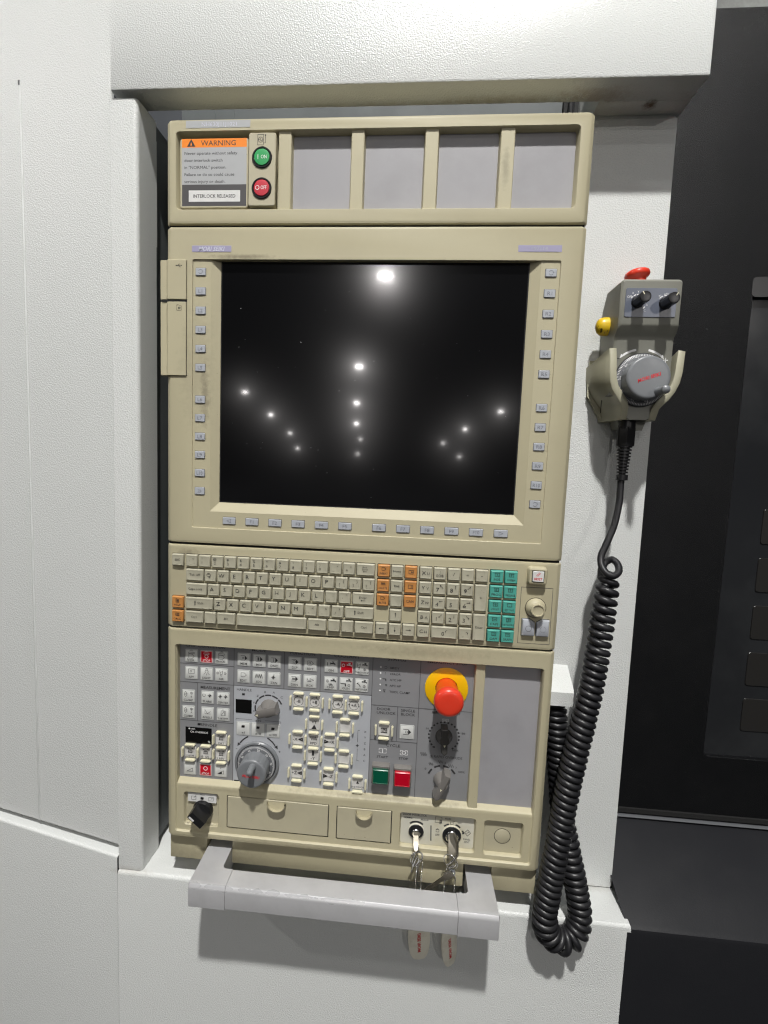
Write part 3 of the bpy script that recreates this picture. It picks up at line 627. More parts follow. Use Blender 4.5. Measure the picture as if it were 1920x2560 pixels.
for i, (a, b) in enumerate((('<', ','), ('>', '.'), ('?', '/'))): key(68.5 + 17.74 * (7 + i), T4, 15.2, CD(a, b))
key(246, T4, 37.2, [('Shift', 2, .8, 4.4), ('#aru', -5.6, .8, 3, 1.2)])
key(29.1, T5, 24, [('Ctrl', -.5, .4, 4.4)]); key(55.4, T5, 15.2, None); key(72.9, T5, 24.4, [('Alt', 0, .6, 4.4)])
key(100, T5, 94.4, None); key(197.2, T5, 23.8, [('Alt', 0, .6, 4.4)]); key(224.1, T5, 15.2, None); key(241.9, T5, 15.2, None); key(259.4, T5, 23.8, [('Ctrl', 0, .6, 4.4)])
OR = lambda t: 'orange key marked ' + t
TE = lambda t: 'teal key marked ' + t
key(9.8, T4, 15.4, [('#card', 0, 2.6, 2.8, .6), ('HELP', 0, -3.4, 4)], ORANGE, lab=OR('HELP'))
key(9.8, T5, 15.4, [('#scr', 0, 2.6, 2.8, .6), ('CALC', 0, -3.4, 4)], ORANGE, lab=OR('CALC'))
for i, (a, s_) in enumerate((('INSERT', 'tag2'), ('DELETE', 'zig'), ('ALTER', 'tag2'))): key(287.2, (T1, T2, T3)[i], 15, [('#' + s_, 0, 2.8, 2.7), (a, 0, -3.2, 3.9, .88)], ORANGE, lab=OR(a))
key(304.7, T1, 15, [('Home', 0, .6, 4.2, 1)]); key(304.7, T2, 15, [('End', 0, .6, 4.2)]); key(304.7, T3, 15, None)
key(322.6, T1, 15, [('#scrp', 0, .6, 3.2), ('#tri', 1, .6, 1.3)], ORANGE, lab='orange page-up key'); key(322.6, T2, 15, [('#scrp', 0, .6, 3.2), ('#ard', 1, .6, 1.6)], ORANGE, lab='orange page-down key'); key(322.6, T3, 15, [('CAN', 0, .6, 4.6)], ORANGE, lab=OR('CAN'))
key(304.7, T4, 15, [('#aru', 0, .6, 3.4)]); key(287.2, T5, 15, [('#arl', 0, .6, 3.4)]); key(304.7, T5, 15, [('#ard', 0, .6, 3.4)]); key(322.5, T5, 15, [('#arr', 0, .6, 3.4)])
for i, (a, b) in enumerate((('X', 'U'), ('Y', 'V'), ('Z', 'W'), ('B', 'A'), ('C', 'H'))): key(341.7, (T1, T2, T3, T4, T5)[i], 15, [(a, -2.6, .4, 6.6), (b, 3, -.2, 5)])
key(359.8, T1, 15, [(':', 0, 3, 5.4), ('EOB', 0, -2.2, 4.6)]); key(377.5, T1, 15, [('/', 0, .6, 5.5, 1.6)]); key(395.1, T1, 15, [('*', 0, -.6, 6)]); key(412.9, T1, 15, [('-', 0, .6, 7, 1.4)])
NUM = {'7': (359.9, T2, 'aru135'), '8': (377.6, T2, 'aru'), '9': (395.2, T2, 'aru45'), '4': (359.9, T3, 'arl'), '5': (377.6, T3, None), '6': (395.2, T3, 'arr'), '1': (359.9, T4, 'ard135'), '2': (377.6, T4, 'ard'), '3': (395.2, T4, 'ard45')}
for n_, (x, z, a) in NUM.items(): key(x, z, 15, [(n_, -2.2, -1.2, 7.4)] + ([('#' + a, 2.6, 2.8, 2.3)] if a else []))
key(359.9, T5, 32.4, [('0', -1.5, -1.2, 7.4), ('#hookl', 3.2, 2.4, 2.2)]); key(395.4, T5, 15, [('.', -2.2, -1.2, 7.4), ('#hookr', 2.2, 1.6, 2.2)])
key(412.9, T2, 15, [('+', 0, .6, 6.4)], ht=34.2); key(412.9, T4, 15, [('Enter', 0, .6, 4)], ht=34.2)
for i, (a, b) in enumerate((('POS', 'SYSTEM'), ('PROG', 'MESSAGE'), ('OFFSET', 'SETTING'), ('CAPS', 'NETWORK'), ('CAM', 'GRAPH'))):
    for x, t in ((431.7, a), (449.4, b)):
        q = {'POS': '+', 'SYSTEM': '', 'MESSAGE': '?', 'SETTING': '.'}.get(t)
        sm = [('#scrp', 0, 3, 3, .5)] + ([(q, 0, 2.8, 4.4)] if q else [('#arr' if t in ('GRAPH', 'CAPS', 'CAM') else '#dia', 0, 3, 1.7, .4)])
        key(x, (409.5, 390.1, 370.7, 351.3, 332)[i], 15.4, sm + [(t, 0, -3.4, 4.4 if len(t) < 6 else 3.6, 1.05 if len(t) < 5 else .82)], TEAL, lab=TE(t))
tag(gap_shade.build('key_gap_shade', DARK, cp, (200, 0, 362), smooth=False), kind='stuff')
# reset key in its raised collar
m = MB(); m.rl((477.4, 395, 500.6, 417.4), 4, [(-.4, .5), (0, -6.5), (1.2, -8.6), (3, -9.3)], cap=False); m.rl((480.4, 398, 497.6, 414.4), 1.5, [(0, -9.3), (.4, -9)], n=4); rs = m.build('reset_collar', BEIGE, cp, (489, -4, 406), angle=30)
m = MB(); m.box(481.2, 496.4, -9.35, -8.9, 398.9, 413.6); m.build('collar_gap', DARK, rs, (489, -9, 406))
m = MB(); m.rl((482, 399.6, 495.6, 412.9), .8, [(0, -9), (0, -9.9), (.5, -10.4), (2.5, -10.3)]); m.build('reset_key', LABW, rs, (489, -10, 406))
m = MB(); m.line([(486.5, 407.6), (489.9, 411.4)], .55, -10.5); m.line([(488, 406.8), (491.3, 410.6)], .55, -10.5); m.text('RESET', 488.8, 403.2, 4.1, -10.5, .92, bold=.01); m.build('reset_lettering', RINK, rs, (489, -10.5, 405))
# pointing stick unit
m = MB(); m.line([(471.3, 389.8), (510.6, 389.8), (510.9, 316.2), (471, 316.2)], .6, -.08, True); ps = m.build('stick_panel_groove', INKG, cp, (491, 0, 353))
m = MB(); m.lathe((490.6, 0, 363.6), [(13.3, .2), (13.3, -.12), (12.7, -.14)], n=36, cap=False); m.build('stick_gap', DARK, cp, (490.6, 0, 363.6))
m = MB(); m.lathe((490.6, 0, 363.6), [(12.6, .5), (12.6, -1), (12, -2.4), (10.2, -5), (7.6, -7), (6.6, -8), (6.6, -9.4), (8.8, -10.4), (9, -12.6), (8.2, -14), (6.9, -14.2), (6.4, -13.2), (3, -12.6), (.2, -12.5)], n=36); m.build('pointing_stick', BEIGE, cp, (490.6, -6, 363.6), angle=40)
for s_, (x0, x1) in ((1, (475, 490.2)), (-1, (493.2, 508.2))):
    pts = [(x0, 327.6), (x1, 327.6), (x1, 344.4), ((x0 + x1) / 2 + 1.5, 348.2), (x0, 348.2)] if s_ == 1 else [(x0, 327.6), (x1, 327.6), (x1, 348.2), ((x0 + x1) / 2 - 1.5, 348.2), (x0, 344.4)]
    c_ = ((x0 + x1) / 2, 337.6); ins = lambda q: [(c_[0] + (x - c_[0]) * q, c_[1] + (z - c_[1]) * q) for x, z in pts]
    m = MB(); m.loft([[(x, y, z) for x, z in ins(q)] for y, q in ((.3, 1.06), (-3, 1.03), (-4.2, .96), (-4.6, .88))], cap1=True); o = m.build('pointer_key', SOFT, cp, (c_[0], -2, c_[1]), angle=30)
    def fn(mm, y):
        if s_ == 1: mm.ring(c_[0], c_[1] - .6, 3.7, .45, y)
        else:
            for i in range(12): mm.ring(c_[0], c_[1] - .6, 3.7, .5, y, i * 30, i * 30 + 13, 48)
    legend(o, fn, -4.68, INKG)
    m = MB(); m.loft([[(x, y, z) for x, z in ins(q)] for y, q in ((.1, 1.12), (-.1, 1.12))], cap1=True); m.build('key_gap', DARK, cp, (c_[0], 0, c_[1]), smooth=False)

# lower section: housing, overlay, buttons
m = MB()
m.frame(seg(0, 306.6, bot=2), 0, [((12, 8.6, 508, 283.8), 4, [(0, 0), (.5, .6), (1.6, 3)])])
m.build('lower_housing', BEIGE, cp, (260, 0, 150))
H1 = (14, 84.8, 420.3, 282.3); H2 = (434.2, 84.8, 506.6, 282.3)
SW = (24, 18.2, 74.6, 67.2); LK = (330.8, 16.6, 433.2, 66.2); BK = (444.8, 16.6, 496.2, 66); D1 = (86.6, 18.9, 232.3, 67.8); D2 = (242.8, 18.2, 319.8, 67.2)
m = MB()
m.frame([[(x, 3, z) for x, z in rr(12, 8.6, 508, 68.8 + 6, 4)], [(x, 4, z) for x, z in rr(12, 8.6, 508, 74.8, 4)]], 3,
        [(SW, 4, [(-.6, 3), (0, 3.6), (1.4, 9)]), (LK, 4, [(-.6, 3), (0, 3.6), (1.2, 9)]), (BK, 4, [(-.6, 3), (0, 3.6), (1.2, 9)]),
         (D1, 1, [(0, 3), (0, 6)]), (D2, 1, [(0, 3), (0, 6)])])
m.build('lower_strip', BEIGE, cp, (260, 3, 42))
m = MB()      # sloping rail between overlay and drawers: edge rounds back to the overlay level
prof = [(3, 74.7), (3, 78.6), (3.5, 79.8), (4.6, 80.6), (12.3, 84.6)]
m.loft([[(13, y, z), (507, y, z)] for y, z in prof], close=False); m.build('divider_rail', BEIGE, cp, (260, 6, 79), angle=40)
m = MB(); m.loft([[(420.2, RC + 1, 80), (434.6, RC + 1, 80), (434.6, RC + 1, 284), (420.2, RC + 1, 284)], [(421.2, 5.6, 80), (433.6, 5.6, 80), (433.6, 5.6, 284), (421.2, 5.6, 284)], [(422, 5, 80), (432.8, 5, 80), (432.8, 5, 284), (422, 5, 284)]], cap1=True)
m.build('mullion', BEIGE, cp, (427, 5, 180), angle=25)
m = MB(); m.box(11, 14.2, 3, 12.5, 80, 284); m.box(506.4, 509, 3, 12.5, 80, 284); m.box(11, 509, 3, 12.5, 282.2, 285); m.build('recess_lining', BEIGE, cp, (260, 8, 284))
for rct, nm in ((SW, 'switch_recess_floor'), (LK, 'lock_recess_floor'), (BK, 'blank_recess_floor')):
    m = MB(); m.box(rct[0] - 1, rct[2] + 1, 8.8, 10, rct[1] - 1, rct[3] + 1); m.build(nm, BEIGE2, cp, ((rct[0] + rct[2]) / 2, 9, 42))
m = MB()
for x0, x1, s_ in ((26, 42, 1), (60, 73, .8)):
    for k in range(22):
        x = random.uniform(x0, x1); q = random.uniform(.4, 1.5); y = random.uniform(4, 8.6)
        m.face([(x + q * math.cos(t), y + q * .6 * math.sin(t), 19.2 + .02 * k + (8.8 - y) * .12) for t in (0, 1, 2, 3, 4, 5)])
m.build('grime', RAWC, cp, (50, 6, 19))
m = MB(); m.box(433, 507.5, RC - .6, RC + 1, 84, 283); m.build('blank_plate', GPLATE, cp, (470, RC, 184))
m = MB(); m.box(13, 421, RC, RC + 2, 80, 284); ov = m.build('overlay_film', OVER, cp, (217, RC, 184))
flat('pale_overlay_area', (91.9, 80, 284.6, 225.4), RC - .12, OVERL, ov)
m = MB(); Y = RC - .22
for a, b in (((13.8, 252.3), (91.8, 252.3)), ((13.8, 225.4), (284.6, 225.4)), ((13.8, 169.3), (91.8, 169.3)), ((91.8, 283), (91.8, 81)), ((39.8, 225.4), (39.8, 169.3)), ((162.8, 283), (162.8, 225.4)), ((213.3, 283), (213.3, 225.4)),
             ((284.6, 283), (284.6, 81)), ((349, 283), (349, 81)), ((284.6, 212.2), (420, 212.2)), ((320.8, 212.2), (320.8, 162.4)), ((284.6, 162.4), (349, 162.4))):
    m.line([a, b], .8, Y)
m.build('overlay_lines', INKG, ov, (217, Y, 184), smooth=False)
m = MB()
TX = lambda t, x, z, s_, sx=1.12, al='CENTER': m.text(t, x, z, s_, Y, sx, al, bold=.006)
TX('CHIP CONVEYOR', 50.5, 278.8, 6, 1.2); TX('MODE', 127, 278.3, 6, 1.2); TX('FUNCTION', 188, 277.9, 6, 1.15); TX('COOLANT', 249, 278, 6, 1.2); TX('STATUS', 317, 278.3, 6, 1.2); TX('EMERGENCY STOP', 384.6, 278.6, 5.7, 1.12)
TX('MEASUREMENT', 65.5, 219.4, 5.6, 1.12); TX('SPINDLE', 56.5, 164.2, 5.8, 1.12); TX('HANDLE', 106.8, 220, 5, 1.1)
TX('DOOR', 292.2, 207.5, 5.2, 1.2, 'LEFT'); TX('UNLOCK', 292.2, 202.2, 5.2, 1.2, 'LEFT'); TX('SINGLE', 325.2, 207.7, 5.2, 1.15, 'LEFT'); TX('BLOCK', 325.2, 202.2, 5.2, 1.15, 'LEFT'); TX('CYCLE', 316.6, 156.4, 5.6, 1.2)
TX('START', 302.6, 138.7, 4.6, 1.15); TX('STOP', 331.6, 138.7, 4.6, 1.15); TX('%', 374, 208.8, 5, 1.1); TX('FEED OVERRIDE', 392, 208.6, 4.6, .8); TX('% RAPID OVERRIDE', 389.5, 145.7, 5, 1.0)
for t, z in (('MRDY', 266), ('ERROR', 257.6), ('ATC HP', 249.4), ('APC HP', 241.2), ('TOOL CLAMP', 232.6)): TX(t, 308.3, z, 4.2, 1.08, 'LEFT')
S(m, 'cycle', 302.2, 266.2, 2.2, Y, .5); TX('?', 302, 258, 4.6); S(m, 'gun', 301.3, 249.6, 2.6, Y, .4); S(m, 'lock', 303.5, 242, 1.7, Y, .4); S(m, 'tool', 301.5, 233.6, 2.3, Y, .4)
for t, x, z in (('X', 120.7, 190.2), ('Y', 120.7, 202.2), ('Z', 126, 212.6), ('B', 136.6, 218.9), ('A', 148.8, 219.2), ('C', 159.9, 212.9)): TX(t, x, z, 4.2)
for a0, a1 in ((196, 170), (166, 140), (136, 110), (106, 80), (76, 50), (46, 22)): m.ring(142, 195.5, 19.2, 2.1, Y, a0, a1, 60)
for t, z in zip('XYZBAC', (172.6, 164.4, 156, 147.6, 139, 130.6)): TX(t, 277.8, z, 4.2)
m.line([(270, 174), (267.6, 174), (267.6, 157)], .5, Y); m.line([(267.6, 147), (267.6, 130), (270, 130)], .5, Y); S(m, 'target', 267.6, 152, 2.2, Y, .5)
m.line([(95.6, 174.8), (95.6, 177.3), (118, 177.3)], .45, Y); m.line([(137.5, 177.3), (159.6, 177.3), (159.6, 174.8)], .45, Y); TX('x10', 127.6, 176.6, 4.6, 1.2)
S(m, 'coil', 106, 213.3, 2, Y, 1); S(m, 'coil', 42.5, 164.4, 2.2, Y, 1)
for sgn, a0, a1 in ((1, 118, 148), (-1, 62, 32)):
    m.ring(127, 126, 33.5 - 4, 1.9, Y, a0, a1, 60)
    t = R(a1 + (4 if sgn > 0 else -4)); x, z = 127 + 29.5 * math.cos(t), 126 + 29.5 * math.sin(t)
    m.poly([(x - 2.9 * sgn, z - 3.2), (x + 2.2 * sgn, z + .3), (x - 2.4 * sgn, z + 2.6)], Y)
TX('-', 97, 133.4, 6, 1.5); TX('+', 158.6, 133.3, 6)
for i in range(21):
    a = 225 - 270 * i / 20 + (0); a = 232 - 284 * i / 20; m.ring(384.8, 175, 20.3, 2.4, Y, a - 3.6, a + 3.6, 200)
TX('50', 362, 184.6, 3.7, 1.2); TX('150', 410, 181.4, 3.7, 1.2); TX('0', 371, 159.2, 3.7, 1.2); TX('200%', 401, 156.6, 3.7, 1.1)
for a in (150, 114, 78, 42): m.ring(385, 113.5, 19.5, 2.5, Y, a - 14, a + 10, 60)
S(m, 'sine', 358.6, 147.8, 4.2, Y, .5); S(m, 'sine', 369.4, 134.4, 3, Y, .4); TX('1', 375, 133, 3.6); S(m, 'sine', 382.4, 138.6, 3.2, Y, .4); TX('2', 388.6, 137.4, 3.6); S(m, 'sine', 396.6, 133.8, 3.6, Y, .4); TX('3', 403.4, 132.2, 3.6); S(m, 'zig', 370.6, 208.2, 3.2, Y, .6)
TX('0', 362.2, 127, 3.9, 1.2); TX('100%', 411, 126.2, 3.9, 1.15); m.poly([(93.5, 83.5), (101, 83.5), (101, 86), (93.5, 86)], Y)
tag(m.build('printed_lettering', INK, ov, (217, Y, 184), smooth=False), kind='stuff')
m = MB(); S(m, 'ticket', 302.7, 147.6, 5.4, Y, .7); m.line([(302.7, 144.6), (302.7, 150.6)], 1, Y); S(m, 'ticket', 331.8, 147.2, 5.4, Y, .7); m.ring(331.8, 147.2, 2.3, .9, Y)
for z in (266.4, 258.2, 250, 241.8, 233.4): m.disc(295.5, z, 1.15, Y)
m.line([(381.6, 196.2), (389.6, 196.2), (389.6, 199.9), (381.6, 199.9)], .4, Y, True)
m.build('pale_print', WINK, ov, (330, Y, 184), smooth=False)
m = MB(); m.text('100', 385.6, 198, 3.8, Y - .05, 1.1); m.build('hundred_mark', WINK, ov, (385, Y, 198), smooth=False)
m = MB(); m.poly(rr(22.4, 135.6, 60.6, 159.5), Y - .1); o = m.build('spindle_display', GLASSB, cp, (41, Y, 147), smooth=False)
m = MB(); y_ = Y - .2; m.disc(28, 157, 1.2, y_); m.text('100%', 33.5, 156.8, 3, y_, 1.1); m.ring(31.2, 152.6, 1.3, .4, y_); m.text('% OVERRIDE', 44, 152.6, 4, y_, 1.02); m.text('%', 57, 139.2, 4.6, y_, 1.1); m.build('display_lettering', WINK, o, (41, y_, 147), smooth=False)
m = MB(); m.rl((94.8, 185.8, 117.8, 205.8), .3, [(0, RC - .1), (.1, RC - .3)]); m.build('handle_display', GLASSB, cp, (106, Y, 196), smooth=False)

# flush film keys
_fk = {}
def filmkey(x, z, wd=18.6, ht=18.6, txt=None, sym=(), mt=BTN, nm='film_key', lab=None, ts=4.4, tz=-5.7, ink=INK, tsx=1.05):
    k = (wd, ht, mt.name)
    if k not in _fk:
        m = MB(); a, b = wd / 2, ht / 2
        m.rl((-a, -b, a, b), 1.2, [(0, 0), (0, -.5), (.5, -.8), (1.1, -.8), (1.4, -.55)], n=3); rim = m.build(nm, BTNR, cp, (0, 0, 0)); place(rim, Vector((x, RC, z)) / 1000, cp)
        m = MB(); m.rl((-a + 1.4, -b + 1.4, a - 1.4, b - 1.4), .6, [(0, -.4), (0, -.75), (.4, -.95)], n=2); fc = m.build('key_face', mt, rim, (0, 0, 0)); fc.location = (0, 0, 0); WPOS[fc.name] = Vector((x, RC, z)) / 1000
        _fk[k] = (rim, fc); o = rim
    else:
        o = inst(_fk[k][0], (x, RC, z), cp); fc = _fk[k][1].copy(); col.objects.link(fc); fc.parent = o; fc.location = (0, 0, 0)
        if 'label' in o: del o['label']
    if lab: o['label'] = lab
    if mt is REDB:
        def fr(m, y): m.line([(x - wd / 2 + 1.2, z - ht / 2 + 1.2), (x + wd / 2 - 1.2, z - ht / 2 + 1.2), (x + wd / 2 - 1.2, z + ht / 2 - 1.2), (x - wd / 2 + 1.2, z + ht / 2 - 1.2)], .8, y, True)
        legend(o, fr, RC - 1.02, PINK, 'key_border')
    if txt or sym:
        def fn(m, y):
            if txt: m.text(txt, x, z + tz, ts, y, tsx, bold=.006)
            for q in sym: S(m, q[0], x + q[1], z + q[2], q[3], y, q[4] if len(q) > 4 else .5)
        legend(o, fn, RC - 1.06, ink)
    return o
filmkey(31, 264, txt='FOR', sym=[('belt', 0, 4.6, 5), ('tag2', 0, -.6, 4.2), ('I', -5.6, -5.4, 1.8)], tz=-6.4)
filmkey(52.6, 264, 18.2, 18.2, 'STOP', [('belt', 0, 5, 4.6), ('O', 0, .4, 3, .7)], REDB, lab='red STOP key of the chip conveyor', tz=-5.4, ink=WINK)
filmkey(74, 264, txt='BACK', sym=[('belt', 0, 5.4, 5), ('tag2', 0, .6, 4.2), ('io', -6.4, -5.4, 1.7)], tz=-5.4, ts=4)
filmkey(31, 239.2, txt='APF', sym=[('scrp', 0, 2.4, 4.6), ('rnd', 0, 2.4, 3)], ts=4.4); filmkey(52.9, 239.2, txt='LIGHT', sym=[('bulb', 0, 2.8, 5)], ts=4.2); filmkey(74, 239.2, txt='AIR', sym=[('io', -5, 2.6, 2), ('tool', 0, 2.4, 4.4), ('ff', 5.6, 2.4, 2)], ts=4.4)
filmkey(26.8, 205.1, txt='CLAMP', sym=[('clamp', -4, 2.6, 4.4), ('io', 4.4, 4.6, 2)], ts=4.1); filmkey(26.8, 181.7, txt='CLAMP', sym=[('clamp', -4, 2.6, 4.4), ('io', 4.4, 4.6, 2)], ts=4.1)
m = MB(); m.text('B', 31.2, 204.6, 3.8, RC - 1.07); m.text('A', 31.2, 181.2, 3.8, RC - 1.07); m.build('axis_letters', INK, ov, (31, RC - 1, 193), smooth=False)
filmkey(54.3, 205, txt='PLANE', sym=[('plane', -4, 2.8, 3.2), ('target', 3.6, 2.8, 3)], ts=4.2); filmkey(76.8, 205, txt='CENTER', sym=[('target', -4, 2.8, 3), ('target', 3.8, 2.8, 3)], ts=3.9)
filmkey(54.4, 181.6, txt='ANGLE', sym=[('angle', 0, 2.6, 4.4)], ts=4.2); filmkey(77, 181.6, txt='T-SETTER', sym=[('tset', 0, 2.8, 4.6)], ts=3.5)
for x, z, t, s_ in ((105.8, 263.6, 'MEM', 'dia'), (127.4, 263.5, 'MDI', 'hand'), (148.8, 263.4, 'DNC', 'ard'), (105.8, 239.4, 'EDIT', None), (127.4, 239.2, 'JOG', 'J'), (148.7, 239.1, 'ZRN', 'Z'), (177.5, 263.1, 'DSP', 'cycle'), (199.1, 262.8, 'BDT', 'B'), (177.5, 238.8, 'DRN', 'zig'), (199, 238.9, 'RCK', 'R')):
    sm = {'J': [('zig', 0, 2.4, 5, .7)], 'Z': [('target', -1, 2, 3), ('I', 0, 4, 3.4)], None: [('tag2', 0, 2.4, 4)], 'B': [('tag2', 0, 2.4, 4.2), ('sq', 0, 2.4, 3)], 'R': [('angle', -1.5, 2.4, 3), ('tr', 2.6, 2.4, 3)]}.get(s_, [('tag', 0, 2.4, 4.6), (s_, -1, 2.4, 2.4)])
    filmkey(x, z, txt=t, sym=sm, ts=4.5)
filmkey(227.8, 262.9, txt='ON', sym=[('I', -5, 3, 2.2, .8), ('faucet', 2, 3, 3.8)], ts=4.5); filmkey(249, 262.9, 18.2, 18.2, 'OFF', [('O', -4.4, 2.6, 2.4, .8), ('faucet', 3.4, 2.6, 3.6)], REDB, lab='red coolant OFF key', ink=WINK, ts=4.4)
filmkey(270.2, 262.8, txt='THROUGH SP', sym=[('tool', -4.6, 2.6, 4.4), ('faucet', 3.6, 4.4, 3.6), ('io', 3.6, -1.6, 1.8)], ts=3.3, tsx=.9)
filmkey(227.8, 238.8, txt='CHIP', sym=[('io', -4.4, 3, 2.2), ('faucet', 3.4, 3, 3.8), ('sine', 0, -2, 2.6)], ts=4.4); filmkey(249, 238.8, txt='GUN', sym=[('gun', -3.2, 0, 3.8), ('faucet', 3.6, 4.4, 3.6), ('io', 4, -1.4, 2)], ts=4.4); filmkey(270.2, 238.8, txt='SHOWER', sym=[('shower', -3.4, .4, 3.4), ('faucet', 3.6, 4.4, 3.6), ('io', 3.8, -1.4, 2)], ts=3.8)
for x, t in ((106.4, 'x1'), (127.6, 'x10'), (148.9, 'x100')): filmkey(x, 163.6, 20, 20, t, [('coil', 0, 3.2, 2, 1.4)], BTN, ts=4.8, tsx=1.15)
filmkey(334.7, 177.4, 20, 20, None, [('tag', 0, .3, 5.2, .7), ('sq', .6, .3, 3.4)], BTN)
filmkey(29.2, 97.3, 18.4, 18.6, None, [('rpm', 0, -1.5, 4.6), ('arr', 0, 5.4, .1)], BTN); filmkey(74.4, 97.6, 18.4, 18.6, '+', [('rpmf', 0, -1.8, 4.6)], BTN, tz=4.2)
filmkey(52.2, 97.3, 18.2, 18.2, 'STOP', [('O', 0, 2.4, 3.4, .8)], REDB, lab='red spindle STOP key', tz=-5.2, ink=WINK)
# jog keys in guard bars
bars = {}
def guard(par, x, z, vert):
    k = (round(x / 3), round(z / 3))
    if k in bars: return
    if ('v' if vert else 'h') not in _fk:
        m = MB(); a, b = (1.45, 7.4) if vert else (7.4, 1.45)
        def hx(i, c): A, B = a - i, b - i; return ([(-A, -B + c), (0, -B), (A, -B + c), (A, B - c), (0, B), (-A, B - c)] if vert else [(-A, 0), (-A + c, -B), (A - c, -B), (A, 0), (A - c, B), (-A + c, B)])
        m.loft([[(p, y, q) for p, q in hx(i, 1.4)] for i, y in ((-.1, 0), (0, -3.6), (.5, -4.6))], cap1=True)
        g = m.build('guard_bar', GUARD, par, (0, 0, 0), angle=25); _fk['v' if vert else 'h'] = g
    else:
        g = _fk['v' if vert else 'h'].copy(); col.objects.link(g); g.parent = par
    g.parent = par; g.location = (Vector((x, RC, z)) / 1000) - WPOS[par.name]; bars[k] = 1
def jog(x, z, txt=None, sym=(), ts=5.6, dx=0, dz=0, sides='lrtb', tsx=1.0):
    k = 'jog'
    if k not in _fk:
        m = MB(); m.rl((-8, -8, 8, 8), 1.4, [(0, 0), (.2, -.9), (.9, -1.4), (1.9, -1.4), (2.5, -1.15)], n=3); o = m.build('jog_key', JOG, cp, (0, 0, 0)); _fk[k] = o; place(o, Vector((x, RC, z)) / 1000, cp)
    else: o = inst(_fk[k], (x, RC, z), cp)
    for c in sides:
        guard(o, x + {'l': -11.25, 'r': 11.25}.get(c, 0), z + {'t': 11.3, 'b': -11.3}.get(c, 0), c in 'lr')
    if txt or sym:
        def fn(m, y):
            if txt: m.text(txt, x + dx, z + dz, ts * 1.12, y, tsx, bold=.006)
            for q in sym: S(m, q[0], x + q[1], z + q[2], q[3], y, q[4] if len(q) > 4 else .5)
        legend(o, fn, RC - 1.5)
jog(184.1, 210.2, '-B', [('O', 0, 0, 8, .5), ('tri', -2, 7, 1.3)]); jog(206.6, 210.2, '+B', [('O', 0, 0, 8, .5), ('tri', 2, 7, 1.3)]); jog(238.5, 210, '-A', [('O', 0, 0, 8, .5), ('tri', 6.8, 0, 1.2), ('tri', -6.8, 0, 1.2)]); jog(261, 210, '+A', [('O', 0, 0, 8, .5), ('tri', 6.8, -1, 1.2), ('tri', -6.8, 1, 1.2)])
jog(206.8, 178.4, '+Y', [('tri', 0, -4.2, 4.2)], dz=3.4, sides='lrt'); jog(249.6, 177.8, sides='lrtb')
jog(184, 154.8, '-X', [('tl', 4.6, 0, 2.6, 1.6)], dx=-3.2, sides='lrtb'); jog(206.4, 155, 'RPD', [('sine', 0, 3, 4.4, .7)], ts=4.6, dz=-4.2); jog(229, 154.6, '+X', [('tr', -4.6, 0, 2.6, 1.6)], dx=3, sides='rtb')
jog(206.2, 132.4, '-Y', [('ard', 0, 3.6, 3, 3)], dz=-3.6, sides='lrb'); jog(249.4, 132.2)
jog(183.8, 105.4, '+Z', [('tl', 4.6, 0, 2.6, 1.6)], dx=-3.2); jog(229, 104.4, '-Z', [('tr', -4.6, 0, 2.6, 1.6)], dx=3); jog(269.8, 97, 'ONE TOUCH', [('tri', 0, 2, 2.4)], ts=3, dz=-4.8, tsx=.9)
jog(303.3, 177.6, None, [('scrp', 0, 0, 4.2, .9), ('tset', 0, 0, 2.8, .6)])
jog(74.8, 144.6, 'ORT', [('spin', 0, 2.4, 4.6)], ts=4, dz=-5.4); jog(29.9, 122.6, 'NOR', [('spin', 0, 2, 4.6), ('I', -5, -5.2, 1.4)], ts=4, dz=-5.4, dx=1); jog(52.4, 122.6, 'SPJ', [('spin', 0, 2, 4.6), ('io', -5, -5.2, 1.6)], ts=4, dz=-5.4, dx=2); jog(74.9, 122, 'REV', [('spin', 0, 2, 4.6), ('I', -5, -5.2, 1.4)], ts=4, dz=-5.4, dx=1, sides='rlb')

